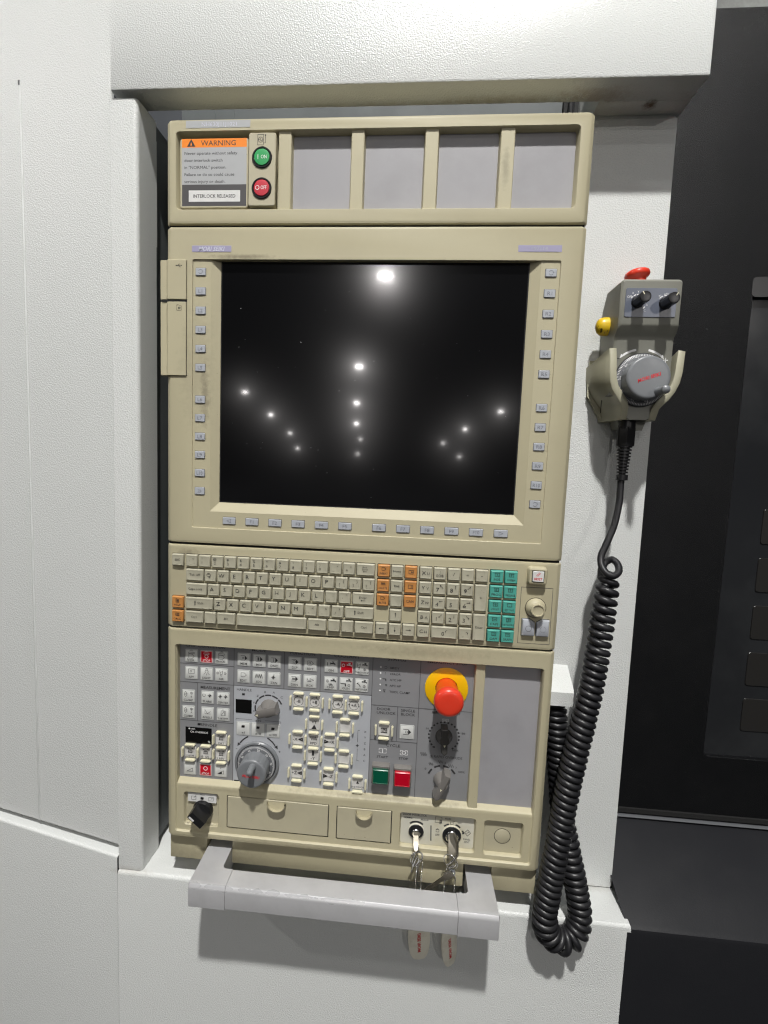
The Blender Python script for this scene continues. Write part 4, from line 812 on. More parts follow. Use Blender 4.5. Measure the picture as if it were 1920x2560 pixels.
# handle dial (hand wheel) on the panel, and the same kind on the pendant
def handwheel(par, c, yb, Rf, Rt, Rk, ycap, flange, rot, num0, logo_rot, grip_a, grip_d, k=1.0):
    """c=(x,z); flange radius, tick disc radius, knob radius"""
    x, z = c
    if flange:
        m = MB(); m.lathe((x, 0, z), [(Rf, yb), (Rf, yb - 3), (Rf - 1.2, yb - 4.2), (Rt + .8, yb - 4.4)], n=56, cap=False); m.build('dial_flange', KNOBG, par, (x, yb, z))
    m = MB(); m.lathe((x, 0, z), [(Rt + 1, yb - 4.3), (Rt + 1, yb - 4.6), (Rt, yb - 4.7)], n=56, cap=False); m.build('dial_gap', BLACK, par, (x, yb - 4, z))
    yd = yb - 6
    m = MB(); m.lathe((x, 0, z), [(Rt, yb - 3), (Rt, yd + .6), (Rt - .8, yd), (Rk, yd - 1.2)], n=56, cap=False); d = m.build('graduated_dial', DIALG, par, (x, yd, z))
    m = MB()
    for i in range(100):
        t = 2 * PI * i / 100; a, b = Rt - .9, Rt - (3.2 if i % 10 else 4)
        L = lambda r, o: (x + r * math.cos(t) - o * math.sin(t), yd - .2 - (Rt - .8 - r) / (Rt - .8 - Rk) * 1.2 , z + r * math.sin(t) + o * math.cos(t))
        m.face([L(a, -.26 * k), L(a, .26 * k), L(b, .26 * k), L(b, -.26 * k)])
    for i in range(10):
        n_ = i * 10; t = 90 + rot - (num0 - n_) * 3.6 * -1
        r_ = Rt - 5.4 * k; mm = MB(); mm.text(str(n_), x + r_ * math.cos(R(t)), z + r_ * math.sin(R(t)), 4.4 * k, yd - 1.15, .95, rot=t - 90)
        q = len(m.v); m.v += mm.v; m.f += [tuple(i_ + q for i_ in f) for f in mm.f]
    m.build('graduations', WINK, d, (x, yd, z), smooth=False)
    m = MB(); nseg = 72; sq = [1 if (i % 6) else .965 for i in range(nseg)]
    m.lathe((x, 0, z), [(Rk * 1.02, yd - .6), (Rk * 1.0, ycap + 3.2)], n=nseg, cap=False, sq=sq)
    m.lathe((x, 0, z), [(Rk * 1.0, ycap + 3.4), (Rk * 1.02, ycap + 2.4), (Rk * .99, ycap + .9), (Rk * .93, ycap + .15), (Rk * .85, ycap), (.3, ycap)], n=nseg)
    kn = m.build('handwheel_knob', KNOBG, par, (x, ycap, z), angle=40)
    m = MB(); t = R(grip_a); gx, gz = x + grip_d * math.cos(t), z + grip_d * math.sin(t)
    m.lathe((gx, 0, gz), [(4.9 * k, ycap + .5), (4.7 * k, ycap - .6), (4.3 * k, ycap - 2), (4.2 * k, ycap - 11 * k), (4.4 * k, ycap - 14 * k), (4 * k, ycap - 16 * k), (2.6 * k, ycap - 17.3 * k), (.2, ycap - 17.8 * k)], n=24); m.build('spinner_grip', KNOBG, kn, (gx, ycap - 8, gz))
    m = MB(); m.text('MORI SEIKI', x, z + (-3 if logo_rot < 0 else 0), 4.9 * k, ycap - .12, 1.0, rot=logo_rot, bold=.03, shear=.2); m.build('maker_lettering', RINK, kn, (x, ycap, z), smooth=False)
handwheel(cp, (127, 115.2), RC, 31.6, 27.2, 19.8, -18, True, 2, 47, -3, 80, 11.5)
m = MB(); m.poly([(128.6, 141.4), (129.8, 141.2), (131.9, 146.3), (130.7, 146.6)], RC - 4.4); m.build('index_mark', WINK, cp, (130, RC - 4, 144), smooth=False)

def bar_knob(x, z, ang, mt, y0, L=37, wd=12, h=15, rb=11.5, mark=.55, nm='selector_knob', back=.35):
    """pointer knob: skirt, dome and a blade along ang"""
    c, s_ = math.cos(R(ang)), math.sin(R(ang))
    m = MB(); m.lathe((x, 0, z), [(rb, y0), (rb, y0 - 1.4), (rb * .96, y0 - 2.2), (rb * .78, y0 - h * .55), (rb * .55, y0 - h * .9), (.3, y0 - h * .98)], n=30)
    a, b = L * (1 - back) / 1, L * back
    a = L / 2 + 0; a1 = L - L * back; a0 = -L * back
    def T(u, v, y): return (x + u * c - v * s_, y, z + u * s_ + v * c)
    w2 = wd / 2
    lo = [(a0, -w2), (a1 - w2 * .7, -w2), (a1, 0), (a1 - w2 * .7, w2), (a0, w2)]
    m.loft([[T(u, v, y0) for u, v in lo], [T(u * .99, v, y0 - h * .7) for u, v in lo], [T(u * .96, v * .86, y0 - h * .95) for u, v in lo], [T(u * .9, v * .62, y0 - h) for u, v in lo]], cap1=True)
    k = m.build(nm, mt, cp, (x, y0, z), angle=32)
    m = MB(); u = a1 * mark; q = 1.5
    m.face([T(u + q * 1.3, 0, y0 - h - .12), T(u - q, q, y0 - h - .12), T(u - q, -q, y0 - h - .12)]); m.build('pointer_mark', GUARD, k, (x, y0, z), smooth=False)
    return k
bar_knob(142.5, 196.5, 196, KNOBB, RC, 32, 13, 17, 12.5, .75, back=.45)
bar_knob(384.8, 175.2, 272, KNOBD, RC, 38, 8.6, 15, 11.5, .3, nm='feed_override_knob', back=.46)
bar_knob(385.2, 113.4, 248, KNOBB, RC, 41, 9.6, 17, 11.5, .25, nm='rapid_override_knob', back=.42)

# emergency stop
m = MB(); m.lathe((384.7, 0, 243.2), [(28.7, RC), (28.7, RC - 1), (28.2, RC - 1.3), (14.9, RC - 1.3), (14.9, RC)], n=56, cap=False); es = m.build('emergency_stop_plate', YELLOW, cp, (384.7, RC, 243))
m = MB(); m.disc(384.7, 243.2, 15, RC - .4, 32); m.build('stop_well', DARK, es, (384.7, RC, 243), smooth=False)
m = MB(); m.lathe((384.7, 0, 243.2), [(14.2, RC - .4), (14.2, RC - 6), (15, RC - 9), (16, RC - 28), (16.8, -22)], n=40, cap=False); m.build('stop_stem', ESTOPD, es, (384.7, -5, 243))
m = MB(); m.lathe((384.7, 0, 243.2), [(16, -19), (17.4, -20.5), (18.5, -24), (18.9, -28), (18.6, -31.5), (17.3, -34), (15, -35.4), (12, -35.9), (6, -36), (.3, -36)], n=48); m.build('stop_cap', ESTOP, es, (384.7, -30, 243), angle=60)

# cycle start / stop
for nm, x, z, mt, lab in (('cycle_start_button', 301.4, 117.2, GREEND, 'dark green square start button'), ('cycle_stop_button', 331.2, 116.2, REDD, 'dark red square stop button')):
    m = MB(); m.rl((x - 12, z - 13, x + 12, z + 13.6), 1, [(-.3, RC), (0, RC - 8), (.8, RC - 9)], n=2); b = m.build(nm, KNOBB, cp, (x, RC, z)); b['label'] = lab
    m = MB(); m.box(x - 11.6, x + 11.6, RC - 9.3, RC - 9.0, z + 9.8, z + 10.6); m.build('bright_edge', CHROME, b, (x, RC - 9, z + 10))
    m = MB(); m.rl((x - 10.6, z - 11.4, x + 10.6, z + 9.2), .8, [(0, RC - 8.8), (0, RC - 11.4), (.9, RC - 12.3), (1.5, RC - 12.3), (1.8, RC - 12), (2.2, RC - 12)], n=3); m.build('lens', mt, b, (x, RC - 11, z), angle=25)

# drawers, switch, locks, blank cap
for (x0, z0, x1, z1), tx, tw in ((D1, 159, 13), (D2, 281.3, 11.5)):
    m = MB(); m.box(x0 - .3, x1 + .3, 4.2, 6.2, z0 - .3, z1 + .3); m.build('drawer_gap', DARK, cp, ((x0 + x1) / 2, 5, 42))
    m = MB(); m.plate((x0 + 1.1, z0 + 1.7, x1 - 1.2, z1 - 1), 2.2, 3.6, 1.2, .7); d = m.build('drawer_front', BEIGE2, cp, ((x0 + x1) / 2, 3, 42))
    m = MB(); zt = z1 - 1.6; arc = [(tx + tw * math.cos(R(a)), zt + tw * .92 * math.sin(R(a))) for a in range(180, 361, 12)]
    arc2 = [(tx + (tw - 1.3) * math.cos(R(a)), zt + (tw - 1.3) * .92 * math.sin(R(a))) for a in range(180, 361, 12)]
    m.loft([[(x, 2.2, z) for x, z in arc], [(x, -5.6, z) for x, z in arc], [(x, -6, z) for x, z in arc2], [(x, 1, z) for x, z in arc2]], close=False)
    m.face([(x, .2 - (zt - z) * .12, z) for x, z in arc2]); m.build('pull_tab', BEIGE, d, (tx, 0, z1), angle=50)
m = MB(); m.plate((28.6, 51.6, 70.4, 64.8), 5.6, 3.2, .5, .4); o = m.build('switch_label', LABW, cp, (49.6, 6, 58))
m = MB()
for x, sy in ((37.6, 'aru45'), (63, 'aru45')): m.line([(x - 3.6, 55), (x + 3, 55), (x + 3, 60), (x - 3.6, 60)], .45, 5.5, True); S(m, sy, x + 1.6, 59.4, 2, 5.5, .45)
S(m, 'coil', 50, 57.6, 2.2, 5.5, 1.3); m.text('Manual', 50.2, 63, 2.4, 5.5); m.build('label_print', INK, o, (49, 5, 58), smooth=False)
m = MB(); m.lathe((50.6, 0, 40.4), [(14.4, 9), (14.4, 5), (14, 4.2), (13.4, 4), (13.4, 2), (12.6, .8), (11.6, .6), (11.2, 1.4), (.3, 1.4)], n=44); ks = m.build('rotary_switch', BLACK, cp, (50.6, 3, 40.4))
def T_(u, v, y, ang, cx, cz): c, s_ = math.cos(R(ang)), math.sin(R(ang)); return (cx + u * c - v * s_, y, cz + u * s_ + v * c)
m = MB(); TT = lambda u, v, y: T_(u, v, y, -40, 50.6, 40.4)
lo = [(-12.6, -6.6), (12, -6.6), (12, 6.4), (-12.6, 6.4)]
m.loft([[TT(u, v, 1.6) for u, v in lo], [TT(u, v * .9, -16) for u, v in lo], [TT(u * .96, v * .82, -17.6) for u, v in lo]], cap1=True); m.build('switch_lever', BLACK, ks, (50.6, -8, 40), angle=25)
m = MB(); m.face([TT(u, v, -17.75) for u, v in ((-11, -1.2), (-10.2, -2), (-3, -2), (-2.2, -1.2), (-2.2, .2), (-3, 1), (-10.2, 1), (-11, .2))]); m.v = [(x - 1.5, y, z - 2) for x, y, z in m.v]; m.build('lever_mark', LABW, ks, (45, -17, 42), smooth=False)
flat('lock_label', (332.2, 18.2, 431.8, 65), 8.7, CREAM, cp, 3)
m = MB(); Yk = 8.55; TXK = lambda t, x, z, s_, sx=.9: m.text(t, x, z, s_, Yk, sx, bold=.01)
TXK('DOOR INTERLOCK', 351, 60.6, 4.2); TXK('NORMAL', 342, 55.6, 3.4, .85); TXK('RELEASE', 364.6, 54.6, 3.4, .85); TXK('PANEL', 396.4, 59, 3.2, .9); TXK('ON', 412, 54.6, 3.6); TXK('OFF', 382.8, 34.2, 4.2, .85); TXK('PANEL', 423.2, 31.6, 3.8, .85); TXK('/EDIT', 423.2, 27.6, 3.8, .85)
m.ring(353.6, 37.5, 13.2, 2.6, Yk, 48, 132, 60); m.line([(373.6, 46.5), (374.4, 25.5)], 1.5, Yk)
for a0, a1 in ((132, 106), (74, 48), (30, 12)): m.ring(402.3, 35.5, 16.5, 2.1, Yk, a0, a1, 80)
m.line([(379, 60.6), (388, 60.6), (388, 52.6), (379, 52.6)], .5, Yk, True); S(m, 'hand', 386.4, 53.6, 3.2, Yk, .5); S(m, 'lock', 382.8, 41.6, 3.3, Yk, .6); S(m, 'unlock', 401.6, 54.6, 3.2, Yk, .6)
m.line([(419.6, 41.2), (423.6, 45.8), (427.6, 41.2), (423.6, 36.6)], .7, Yk, True); S(m, 'aru45', 423.6, 41.2, 1.8, Yk, .5); m.line([(417, 43.4), (417, 39)], 1.1, Yk); m.build('lock_print', INK, cp, (382, Yk, 42), smooth=False)
for x, z, ro, ri, dk in ((353.6, 37.2, 10.2, 5.2, 1), (402.3, 36.4, 12.6, 8, 0)):
    m = MB(); m.lathe((x, 0, z), [(ro + 1, 8.7), (ro + 1, 7.6), (ro + .2, 7)], n=36, cap=False); lk = m.build('key_lock', CREAM, cp, (x, 7, z))
    m = MB(); m.lathe((x, 0, z), [(ro + .2, 8.5), (ro + .2, 6.6), (ro - .8, 5.8), (ri + .8, 5.8), (ri + .4, 7)], n=36, cap=False); m.build('lock_ring', BLACK, lk, (x, 6, z))
    m = MB(); m.lathe((x, 0, z), [(ri + .6, 8), (ri + .5, 3.4), (ri - .4, 2.4), (ri * .55, 2.4), (ri * .5, 3), (.3, 3)], n=30); m.build('lock_barrel', CHROME, lk, (x, 4, z))
m = MB(); m.ring(470.3, 41.4, 10.7, .75, 8.65, 0, 360, 40); bc = m.build('blank_cap_groove', DARK, cp, (470, 8.6, 41), smooth=False)
m = MB(); m.lathe((470.3, 0, 41.4), [(10.3, 8.8), (10.3, 8.55), (9.9, 8.35), (.3, 8.35)], n=36); m.build('blank_cap', BEIGE2, cp, (470, 8.3, 41))

# skirt under the lip, with the arms of the handle between
for x0, x1 in ((1, 55.5), (93, 421), (459.5, 519)):
    m = MB(); m.box(x0, x1, 10, 90, -40, 3, .8); m.build('skirt_panel', BEIGE, cp, ((x0 + x1) / 2, 10, -20))
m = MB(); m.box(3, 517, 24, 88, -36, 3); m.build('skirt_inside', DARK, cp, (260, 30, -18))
hd = thing
m = MB()
def arm(x0, x1, xin, sgn):
    """L-shaped end casting, outline in plan (x,y)"""
    r = 5; pts = [(x0, 23), (x0, -57), (x0 + 1 * sgn, -60), (xin, -60), (xin, -28)]
    for a in range(0, 91, 18): pts.append((x1 + sgn * (6 - 6 * math.sin(R(a))), -28 + 6 - 6 * math.cos(R(a))) )
    pts += [(x1, 23)]
    L = []
    for z, i in ((-46, 3), (-48.3, 0), (-23.2, 0), (-19.6, 1.2), (-17.5, 3.4), (-16.8, 6.4)):
        L.append([(x + (i * sgn * .25 if abs(x - x0) < 2 else 0), (y + i if y < -50 else y), z) for x, y in pts])
    m = MB(); m.loft(L, cap0=True, cap1=True); return m
arm(56.5, 92.4, 107, 1).build('handle_arm', SILVER, cp, (75, -20, -32), angle=28)
arm(460, 424, 408.4, -1).build('handle_arm', SILVER, cp, (440, -20, -32), angle=28)
m = MB(); L = []
for y, z in ((-28, -46), (-28, -18), (-29, -16.9), (-53.6, -16.8), (-56.6, -17.5), (-58.8, -19.6), (-60, -23.2), (-60, -46.5), (-58.6, -48.3), (-30, -48.3)): L.append([(107.4, y, z), (408, y, z)])
m.loft(L + [L[0]], close=False); m.build('handle_bar', SILVER, cp, (258, -45, -32), angle=28)

# ------------------------------------------------------------------ keys hanging in the locks
def helix_ring(mb, c, r, tr, tilt, n=28):
    tx, ty = tilt; path = []
    for i in range(n + 1):
        t = 2 * PI * i / n; v = Vector((r * math.cos(t), 0, r * math.sin(t)))
        v = Matrix.Rotation(R(tx), 3, 'X') @ (Matrix.Rotation(R(ty), 3, 'Z') @ v); path.append(tuple(Vector(c) + v))
    mb.tube(path, tr, 8, False)
def keyshape(mb, head, tip, width, head_r, y0, th=1.6):
    a, b = Vector(head), Vector(tip); d = (b - a).normalized(); nn = Vector((-d.z, 0, d.x)); up = d.cross(nn).normalized() * (th / 2)
    pts = []
    for t in range(0, 360, 30): pts.append(a + d * (head_r * math.cos(R(t))) + nn * (head_r * .8 * math.sin(R(t))))
    mb.loft([[tuple(p + up) for p in pts], [tuple(p - up) for p in pts]], cap0=True, cap1=True)
    L = (b - a).length; out = [a + nn * width / 2]
    k = 9
    for i in range(k): out.append(a + d * (L * (.35 + .6 * i / k)) + nn * (width / 2 * (1 if i % 2 else .55)))
    out += [b, a + d * L * .9 - nn * width / 2, a - nn * width / 2]
    mb.loft([[tuple(p + up * .6) for p in out], [tuple(p - up * .6) for p in out]], cap0=True, cap1=True)
def chain(mb, pts, r=.95, step=2.5):
    P = [Vector(p) for p in pts]; i = 0; acc = 0
    seg_ = list(zip(P, P[1:]))
    for a, b in seg_:
        L = (b - a).length; n = max(1, int(L / step))
        for k in range(n):
            c = a + (b - a) * (k / n)
            bm = [(r, 0, 0), (0, r, 0), (-r, 0, 0), (0, -r, 0), (0, 0, r), (0, 0, -r)]; q = len(mb.v)
            s2 = r * .72
            loops = []
            for zz, rr_ in ((-r * .95, .15), (-r * .5, r * .85), (r * .0, r), (r * .5, r * .85), (r * .95, .15)):
                loops.append([(c.x + rr_ * math.cos(t * PI / 3), c.y + rr_ * math.sin(t * PI / 3), c.z + zz) for t in range(6)])
            mb.loft(loops)
        mb.tube([tuple(a), tuple((a + b) / 2), tuple(b)], .28, 4)
def tagplate(par, top, bot, wd, yaw, mt=TAG):
    a, b = Vector(top), Vector(bot); d = (b - a).normalized(); L = (b - a).length; nn = Vector((math.cos(R(yaw)), math.sin(R(yaw)), 0)); up = d.cross(nn).normalized() * 1.5
    pts = []
    for i in range(24):
        t = 2 * PI * i / 24; u = L / 2 - L / 2 * math.cos(t); v = wd / 2 * abs(math.sin(t)) ** .62 * (1 if math.sin(t) > 0 else -1)
        pts.append(a + d * u + nn * v)
    m = MB(); c = (a + b) / 2
    sh = lambda q: [tuple(c + (p - c) * q) for p in pts]
    def off(q, s_): return [tuple(Vector(p) + up * s_) for p in sh(q)]
    m.loft([off(.96, 1), off(1, .7), off(1, -.7), off(.96, -1)], cap0=True, cap1=True); t_ = m.build('tag', mt, par, tuple(c), angle=40)
    m = MB(); mm = MB(); mm.text('MORI SEIKI', 0, 0, 6.2, 0, 1, bold=.03, shear=.25)
    sgn = -1 if up.y > 0 else 1
    m.v = [tuple(a + d * (L * .60 - x) * 1.0 + nn * (z) + up * sgn * 1.12) for x, y, z in mm.v]; m.f = mm.f; m.build('tag_lettering', RINK, t_, tuple(c), smooth=False)
kb = thing('key_bunch', (354, 0, 37), 'keys with ball chain and ivory tag hanging from the left DOOR INTERLOCK lock', 'keys', 'key bunches hanging in the panel locks')
m = MB(); keyshape(m, (353.4, -10, 29), (353.6, 2, 38), 5, 7, -8, 1.8)
m.loft([[(349.6, 1.5, 41), (357, 1.5, 41), (357.5, -9, 30), (350, -9, 30)], [(350.5, .5, 42), (356, .5, 42), (358.5, -10, 20), (351.6, -10, 20)]], cap0=True, cap1=True); m.build('lock_key', BRASSY, kb, (353, -6, 34), angle=30)
m = MB(); helix_ring(m, (355, -11, 13), 9.2, .55, (0, 22)); helix_ring(m, (354.6, -11.4, 12.6), 8.8, .55, (4, 26)); m.build('split_ring', CHROME, kb, (355, -11, 13), angle=60)
m = MB(); m.tube([(353, -11, 20), (349.5, -12, 8), (350.4, -12, 0), (355, -12, 4), (358.6, -12, 10), (356, -12, 17), (352, -12, 6), (349, -11, -8)], 1.0, 8); m.build('snap_hook', CHROME, kb, (354, -12, 8), angle=60)
m = MB(); keyshape(m, (356, -11, 3), (360.6, -10, -22), 5, 5, -10); m.build('spare_key', BRASSY, kb, (358, -10, -10), angle=30)
m = MB(); chain(m, [(356.6, -12.4, 2), (355.6, -12, -10), (355.2, -13, -32), (355.5, -14, -60), (358, -10, -88)]); chain(m, [(363.4, -10, 6), (363.2, -10, -10), (362.6, -12, -34), (361.6, -13, -62), (359, -10, -88)]); o = m.build('ball_chain', CHROME, kb, (359, -12, -40), angle=60)
tagplate(kb, (362, -8, -74), (366, -4, -143), 31, 12)
kc = thing('key_bunch', (402, 0, 36), 'keys with slanting loose key, chain and narrow tag on the right PANEL lock', 'keys', 'key bunches hanging in the panel locks')
m = MB(); m.loft([[(397.5, 2, 42), (407.5, 2, 42), (410, -11, 28), (396.6, -11, 28)], [(399, .5, 44), (405, .5, 46), (409, -13, 26), (398, -13, 16)]], cap0=True, cap1=True); m.tube([(404, 0, 45), (408.4, -10, 42), (409, -13, 24), (401, -14, 12)], 1.6, 6); m.build('lock_key', BRASSY, kc, (402, -6, 34), angle=30)
m = MB(); helix_ring(m, (399.5, -13, 15), 8.6, .6, (0, -25)); helix_ring(m, (403, -12, 6), 9, .5, (10, 30)); m.build('split_ring', CHROME, kc, (400, -12, 12), angle=60)
m = MB(); m.tube([(408, -13, 24), (402, -14, 16), (396, -14, 10), (398, -14, 4), (405, -13, 10)], 1.2, 8); m.build('snap_hook', CHROME, kc, (400, -13, 14), angle=60)
m = MB(); keyshape(m, (398, -13, -6), (363.4, -14, -37), 6, 7.5, -12, 1.8); m.build('loose_key', BRASSY, kc, (385, -13, -20), angle=30)
m = MB(); keyshape(m, (402, -12, -3), (392, -11, -16), 7, 6.5, -12, 1.6); m.build('spare_key', KNOBG, kc, (398, -12, -10), angle=30)
m = MB(); chain(m, [(393, -13, -8), (397, -13.4, -1), (401, -13.6, 1.6), (405, -13, -1), (407.6, -12, -8)]); chain(m, [(394, -13, -6), (393.5, -12, -34), (395, -13, -60), (400, -10, -86)]); chain(m, [(408, -12, -8), (407.4, -12, -34), (406, -13, -60), (401, -10, -86)]); m.build('ball_chain', CHROME, kc, (400, -12, -40), angle=60)
tagplate(kc, (402, -8, -78), (409, -5, -146), 27, 38)

# ------------------------------------------------------------------ pendant, its holder and the coiled cable
ph = thing('pendant_holder', (600, 70, 650), 'beige fork-shaped holder on the white pillar carrying the grey hand-wheel pendant', 'holder')
def arm_strip(pts, th, fl=0):
    """extruded strip following a centre line in XZ; front edge follows y0 per point"""
    m = MB(); L = []
    for i, (x, z, y0) in enumerate(pts):
        a = pts[max(i - 1, 0)]; b = pts[min(i + 1, len(pts) - 1)]; dx, dz = b[0] - a[0], b[1] - a[1]; l = math.hypot(dx, dz); nx, nz = -dz / l * th / 2, dx / l * th / 2
        bz = -15 if i == 0 else (-6 if i == 1 else 0)
        L.append([(x + nx + fl, 72, z + nz + bz), (x + nx, y0 + .8, z + nz), (x + nx * .75, y0, z + nz * .75), (x - nx * .75, y0, z - nz * .75), (x - nx, y0 + .8, z - nz), (x - nx + fl, 72, z - nz + bz)])
    m.loft(L, cap0=True, cap1=True); return m
arm_strip([(565, 692, 14), (565.3, 680, 11), (565.5, 664, 9), (566.5, 654, 9), (570, 644, 9), (576, 635, 9), (582, 627, 10), (584.5, 620, 12), (585.5, 606, 18)], 8.5, -9).build('left_prong', HOLD, ph, (572, 30, 650), angle=45)
arm_strip([(646.4, 690, 14), (644.6, 679, 11), (643, 664, 9), (641, 652, 9), (637, 642, 9), (631, 633, 9), (624.6, 626, 10), (621, 620, 12), (620, 606, 18)], 8.5, 3).build('right_prong', HOLD, ph, (634, 30, 650), angle=45)
m = MB(); m.loft([[(556, 71.5, 686), (556, 71.5, 640), (575, 71.5, 606), (622, 71.5, 606), (644, 71.5, 640), (644, 71.5, 686)], [(554, 64, 686), (554, 64, 640), (575, 60, 606), (622, 60, 606), (644, 64, 640), (644, 64, 686)]], cap1=True)
m.build('back_plate', HOLD, ph, (600, 66, 645), angle=30)
m = MB(); m.box(586, 620, 30, 66, 606, 612, 1); m.build('holder_floor', HOLD, ph, (603, 45, 609))

pd = thing('handwheel_pendant', (602, 40, 610), 'grey hand-wheel pendant with two black knobs and red button, resting in the beige holder', 'pendant')
X0, X1 = 568, 637
m = MB()
side = [(70, 634), (70, 752), (58, 772), (10, 772), (7, 769), (7, 720), (8, 717), (15, 709), (16.5, 704), (16.5, 634)]
L = []
for x, i in ((X0 - 1.2, 3), (X0 + .6, .8), (X0 + 3.4, 0), (X1 - 3.4, 0), (X1 - .6, .8), (X1 + .4, 3)):
    L.append([(x, y + (i if y < 40 else -i), z + (-i if z > 700 else i * .6)) for y, z in side])
m.loft(L, cap0=True, cap1=True)
pb = m.build('pendant_body', PEND, pd, (602, 40, 690), angle=30)
m = MB(); L = [[(x, 70, z) for x, z in ((586, 614), (619, 614), (614, 596), (591, 596))], [(x, 34, z) for x, z in ((583, 614), (622, 614), (616, 594), (589, 594))]]
m.loft(L, cap1=True); m.loft([[(x, y, z) for x, z in ((584, 614), (592, 606), (613, 606), (622, 614), (629, 640), (577, 640))] for y in (66, 17)], cap1=True); m.build('pendant_chin', PEND, pd, (602, 50, 604))
m = MB(); m.box(567, 567.6, 46, 47, 616, 765); m.build('shell_seam', DARK, pd, (567, 46, 690))
m = MB(); m.rl((571.8, 727, 631, 761), 2, [(0, 7.4), (0, 6.6), (.4, 6.2)]); pb2 = m.build('pendant_label', PLAB, pd, (601, 6, 744), smooth=False)
m = MB(); m.text('OFF', 576.4, 750.6, 4, 6.05, .8); m.text('X', 580, 755, 3.4, 6.05); m.text('Y', 586, 756.4, 3.4, 6.05); m.text('A', 597, 741, 3.4, 6.05); m.text('C', 595, 734.8, 3.4, 6.05); m.text('x1', 611, 752.2, 3.4, 6.05); m.text('x10', 618.4, 754.2, 3.4, 6.05)
for a0, a1 in ((150, 132), (126, 108), (102, 84), (-30, -50)): m.ring(586.6, 744, 9.4, 1, 6.05, a0, a1, 80)
for a0, a1 in ((140, 112), (104, 80)): m.ring(618.4, 743, 9.4, 1, 6.05, a0, a1, 80)
m.build('label_print', WINK, pb2, (600, 6, 746), smooth=False)
for x, z, a in ((586.2, 744.6, 125), (618.2, 743.4, 55)):
    m = MB(); sq = [1, .965]
    m.lathe((x, 0, z), [(7.6, 6.2), (7.4, 4.8), (6.8, 4), (6.7, -15), (6.2, -15.8), (5.2, -16), (.2, -15.8)], n=28, sq=sq); k = m.build('selector_knob', BLACK, pd, (x, -5, z), angle=30)
    m = MB(); t = R(a); c, s_ = math.cos(t), math.sin(t); m.line([(x + 3.2 * c, z + 3.2 * s_), (x + 6.2 * c, z + 6.2 * s_)], .9, -16.1); m.build('knob_mark', GUARD, k, (x, -16, z), smooth=False)
m = MB(); m.lathe((598, 40, 768), [(9.5, 0), (9.5, 9)], 'z', 24); stp = m.build('stop_neck', BLACK, pd, (598, 40, 774))
m = MB(); m.lathe((598, 40, 776), [(9.6, 0), (9.8, 5), (10.6, 7), (13.6, 8.6), (14.6, 10.6), (14.7, 13), (13.8, 15.2), (11, 16.8), (6, 17.6), (.3, 17.8)], 'z', 36, sq=[1, .985])
rot = Matrix.Rotation(R(-8), 3, 'Y') @ Matrix.Rotation(R(-5), 3, 'X'); c0 = Vector((598, 40, 776)); m.v = [tuple(c0 + rot @ (Vector(p) - c0)) for p in m.v]
m.build('stop_cap', ESTOP, stp, (598, 40, 784), angle=45)
m = MB(); m.lathe((568, 44, 725), [(11.6, 0), (11.5, -7), (10.6, -11), (8, -14), (4.6, -15.6), (.3, -16)], 'x', 28); m.v = [(x, 44 + (y - 44) * .8, z) for x, y, z in m.v]; m.build('enabling_button', YELB, pd, (560, 46, 730), angle=60)
m = MB()
for s_, a0, a1 in ((1, 101, 126), (-1, 79, 54)):
    m.ring(600.6, 653.4, 38, 2.6, 16.3, a0, a1, 60); t = R(a1 + 3 * s_); x, z = 600.6 + 38 * math.cos(t), 653.4 + 38 * math.sin(t)
    m.poly([(x - 2.4 * s_, z - 3), (x + 2.6 * s_, z + .6), (x - .8 * s_, z + 2.6)], 16.3)
m.line([(626.6, 679), (631.4, 679)], .9, 16.3); m.line([(629, 676.6), (629, 681.4)], .9, 16.3)
m.build('arrow_print', WINK, pb, (603, 23, 690), smooth=False)
m = MB(); m.line([(571, 680), (575, 680)], .7, 16.3); m.build('minus_print', INK, pb, (573, 23, 680), smooth=False)
handwheel(pd, (602.2, 654.2), 19.5, 34, 31.8, 25.2, -6, False, 0, 4, 20, -52, 20.5, 1.15)

cc = thing('coiled_cable', (545, 0, 100), 'long black coiled cable hanging in a loop from the pendant past the panel side', 'cable')
m = MB(); m.lathe((597.5, 36, 574), [(11.2, 0), (11.4, 2), (11.4, 22), (11, 24)], 'z', 6, a0=.3); m.lathe((597.5, 36, 596), [(10.4, 0), (10.4, 12)], 'z', 24); m.build('cable_gland', BLACK, cc, (597, 36, 585), angle=25)
m = MB(); prof = []
for i in range(9):
    r = 9.2 - i * .32; z = 574 - i * 4.1; prof += [(r, z), (r, z - 2), (r - 2.4, z - 2.3), (r - 2.4, z - 3.8)]
prof += [(7.2, 537), (7.2, 530), (4.5, 529.6)]
m.lathe((597, 36, 0), prof, 'z', 20, cap=False); m.build('strain_relief', BLACK, cc, (597, 36, 552), angle=30)
def cr(pts, n):
    """Catmull-Rom through points"""
    P = [Vector(p) for p in pts]; P = [P[0] * 2 - P[1]] + P + [P[-1] * 2 - P[-2]]; out = []
    for i in range(1, len(P) - 2):
        for k in range(n):
            t = k / n; a, b, c, d = P[i - 1:i + 3]
            out.append(.5 * ((2 * b) + (c - a) * t + (2 * a - 5 * b + 4 * c - d) * t * t + (3 * b - a - 3 * c + d) * t ** 3))
    out.append(P[-2]); return out
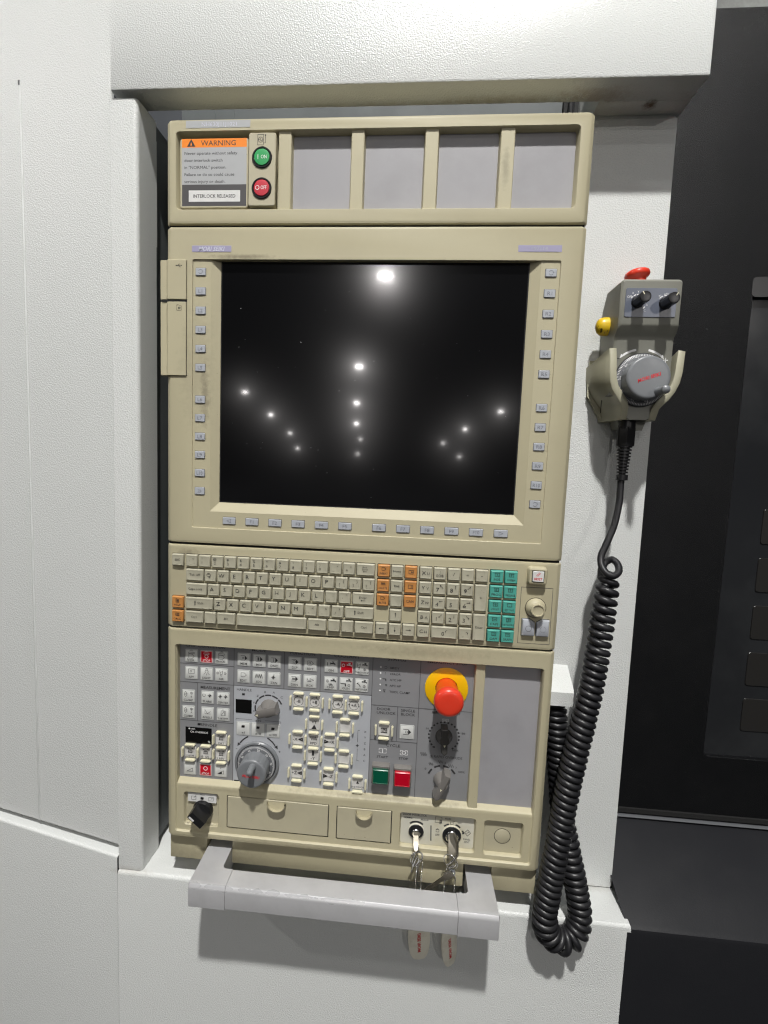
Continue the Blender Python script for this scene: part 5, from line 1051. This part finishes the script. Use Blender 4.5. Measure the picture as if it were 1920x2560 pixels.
axis = [(586, 22, 408), (582, 16, 375), (577, 11, 324), (571, 6, 271), (562, 1, 219), (552, -4, 166), (544, -8, 112), (538, -12, 58), (531, -15, 4), (527, -16, -38), (528, -15, -60), (537, -12, -78), (554, -8, -88), (570, -4, -82), (578, 1, -60), (575, 6, -33), (568, 12, -2), (561, 19, 30), (554, 28, 65), (549, 36, 113), (545, 40, 155), (541, 44, 190), (536, 48, 222), (530, 54, 244)]
axis[0] = (585, 20, 402)
A = cr(axis, 40)
cum = [0]
for a, b in zip(A, A[1:]): cum.append(cum[-1] + (b - a).length)
tot = cum[-1]
def at(s_):
    import bisect
    i = min(max(bisect.bisect(cum, s_) - 1, 0), len(A) - 2); t = (s_ - cum[i]) / (cum[i + 1] - cum[i] + 1e-9); return A[i].lerp(A[i + 1], t), (A[i + 1] - A[i]).normalized()
lead = cr([(596, 36, 532), (596, 35, 516), (595, 33, 499), (590, 29, 472), (581, 25, 448), (574.5, 22, 432), (573.6, 16, 420), (578, 10, 411.5), (586, 8, 409), (593.5, 12, 413), (595.8, 21, 421), (591.5, 29, 426), (584.5, 32, 422), (578, 29, 412)], 10)
path = [tuple(p) for p in lead[:-1]]
s_ = 0; ph0 = R(190); nref = Vector((1, 0, 0)); k = 0
bottom = (cum[10 * 40 - 20], cum[14 * 40 - 10])
while s_ < tot:
    p, t = at(s_); n1 = (nref - t * nref.dot(t)).normalized(); nref = n1; b1 = t.cross(n1)
    rad = 10.6 + min(1.0, s_ / 160) * 1.0 + .25 * math.sin(s_ / 31) + .2 * math.sin(s_ / 7.3)
    if s_ < 14: rad = 9.0 + s_ / 14 * 1.4
    pitch = 12.2 - min(1, s_ / 150) * 3.1 + .35 * math.sin(s_ / 11.)
    if bottom[0] < s_ < bottom[1]: pitch += 5 * math.sin(PI * (s_ - bottom[0]) / (bottom[1] - bottom[0])); rad += 1.4
    if s_ > tot - 330: pitch = 9.4
    path.append(tuple(p + (n1 * math.cos(ph0) + b1 * math.sin(ph0)) * rad))
    ph0 -= 2 * PI / 22; s_ += pitch / 22
m = MB(); m.tube(path, 4.5, 9); m.build('cable_coil', RUBBER, cc, (560, 0, 200), angle=80)

print('faces', sum(len(o.data.polygons) for o in col.objects if o.type == 'MESH'), 'objects', len(col.objects))
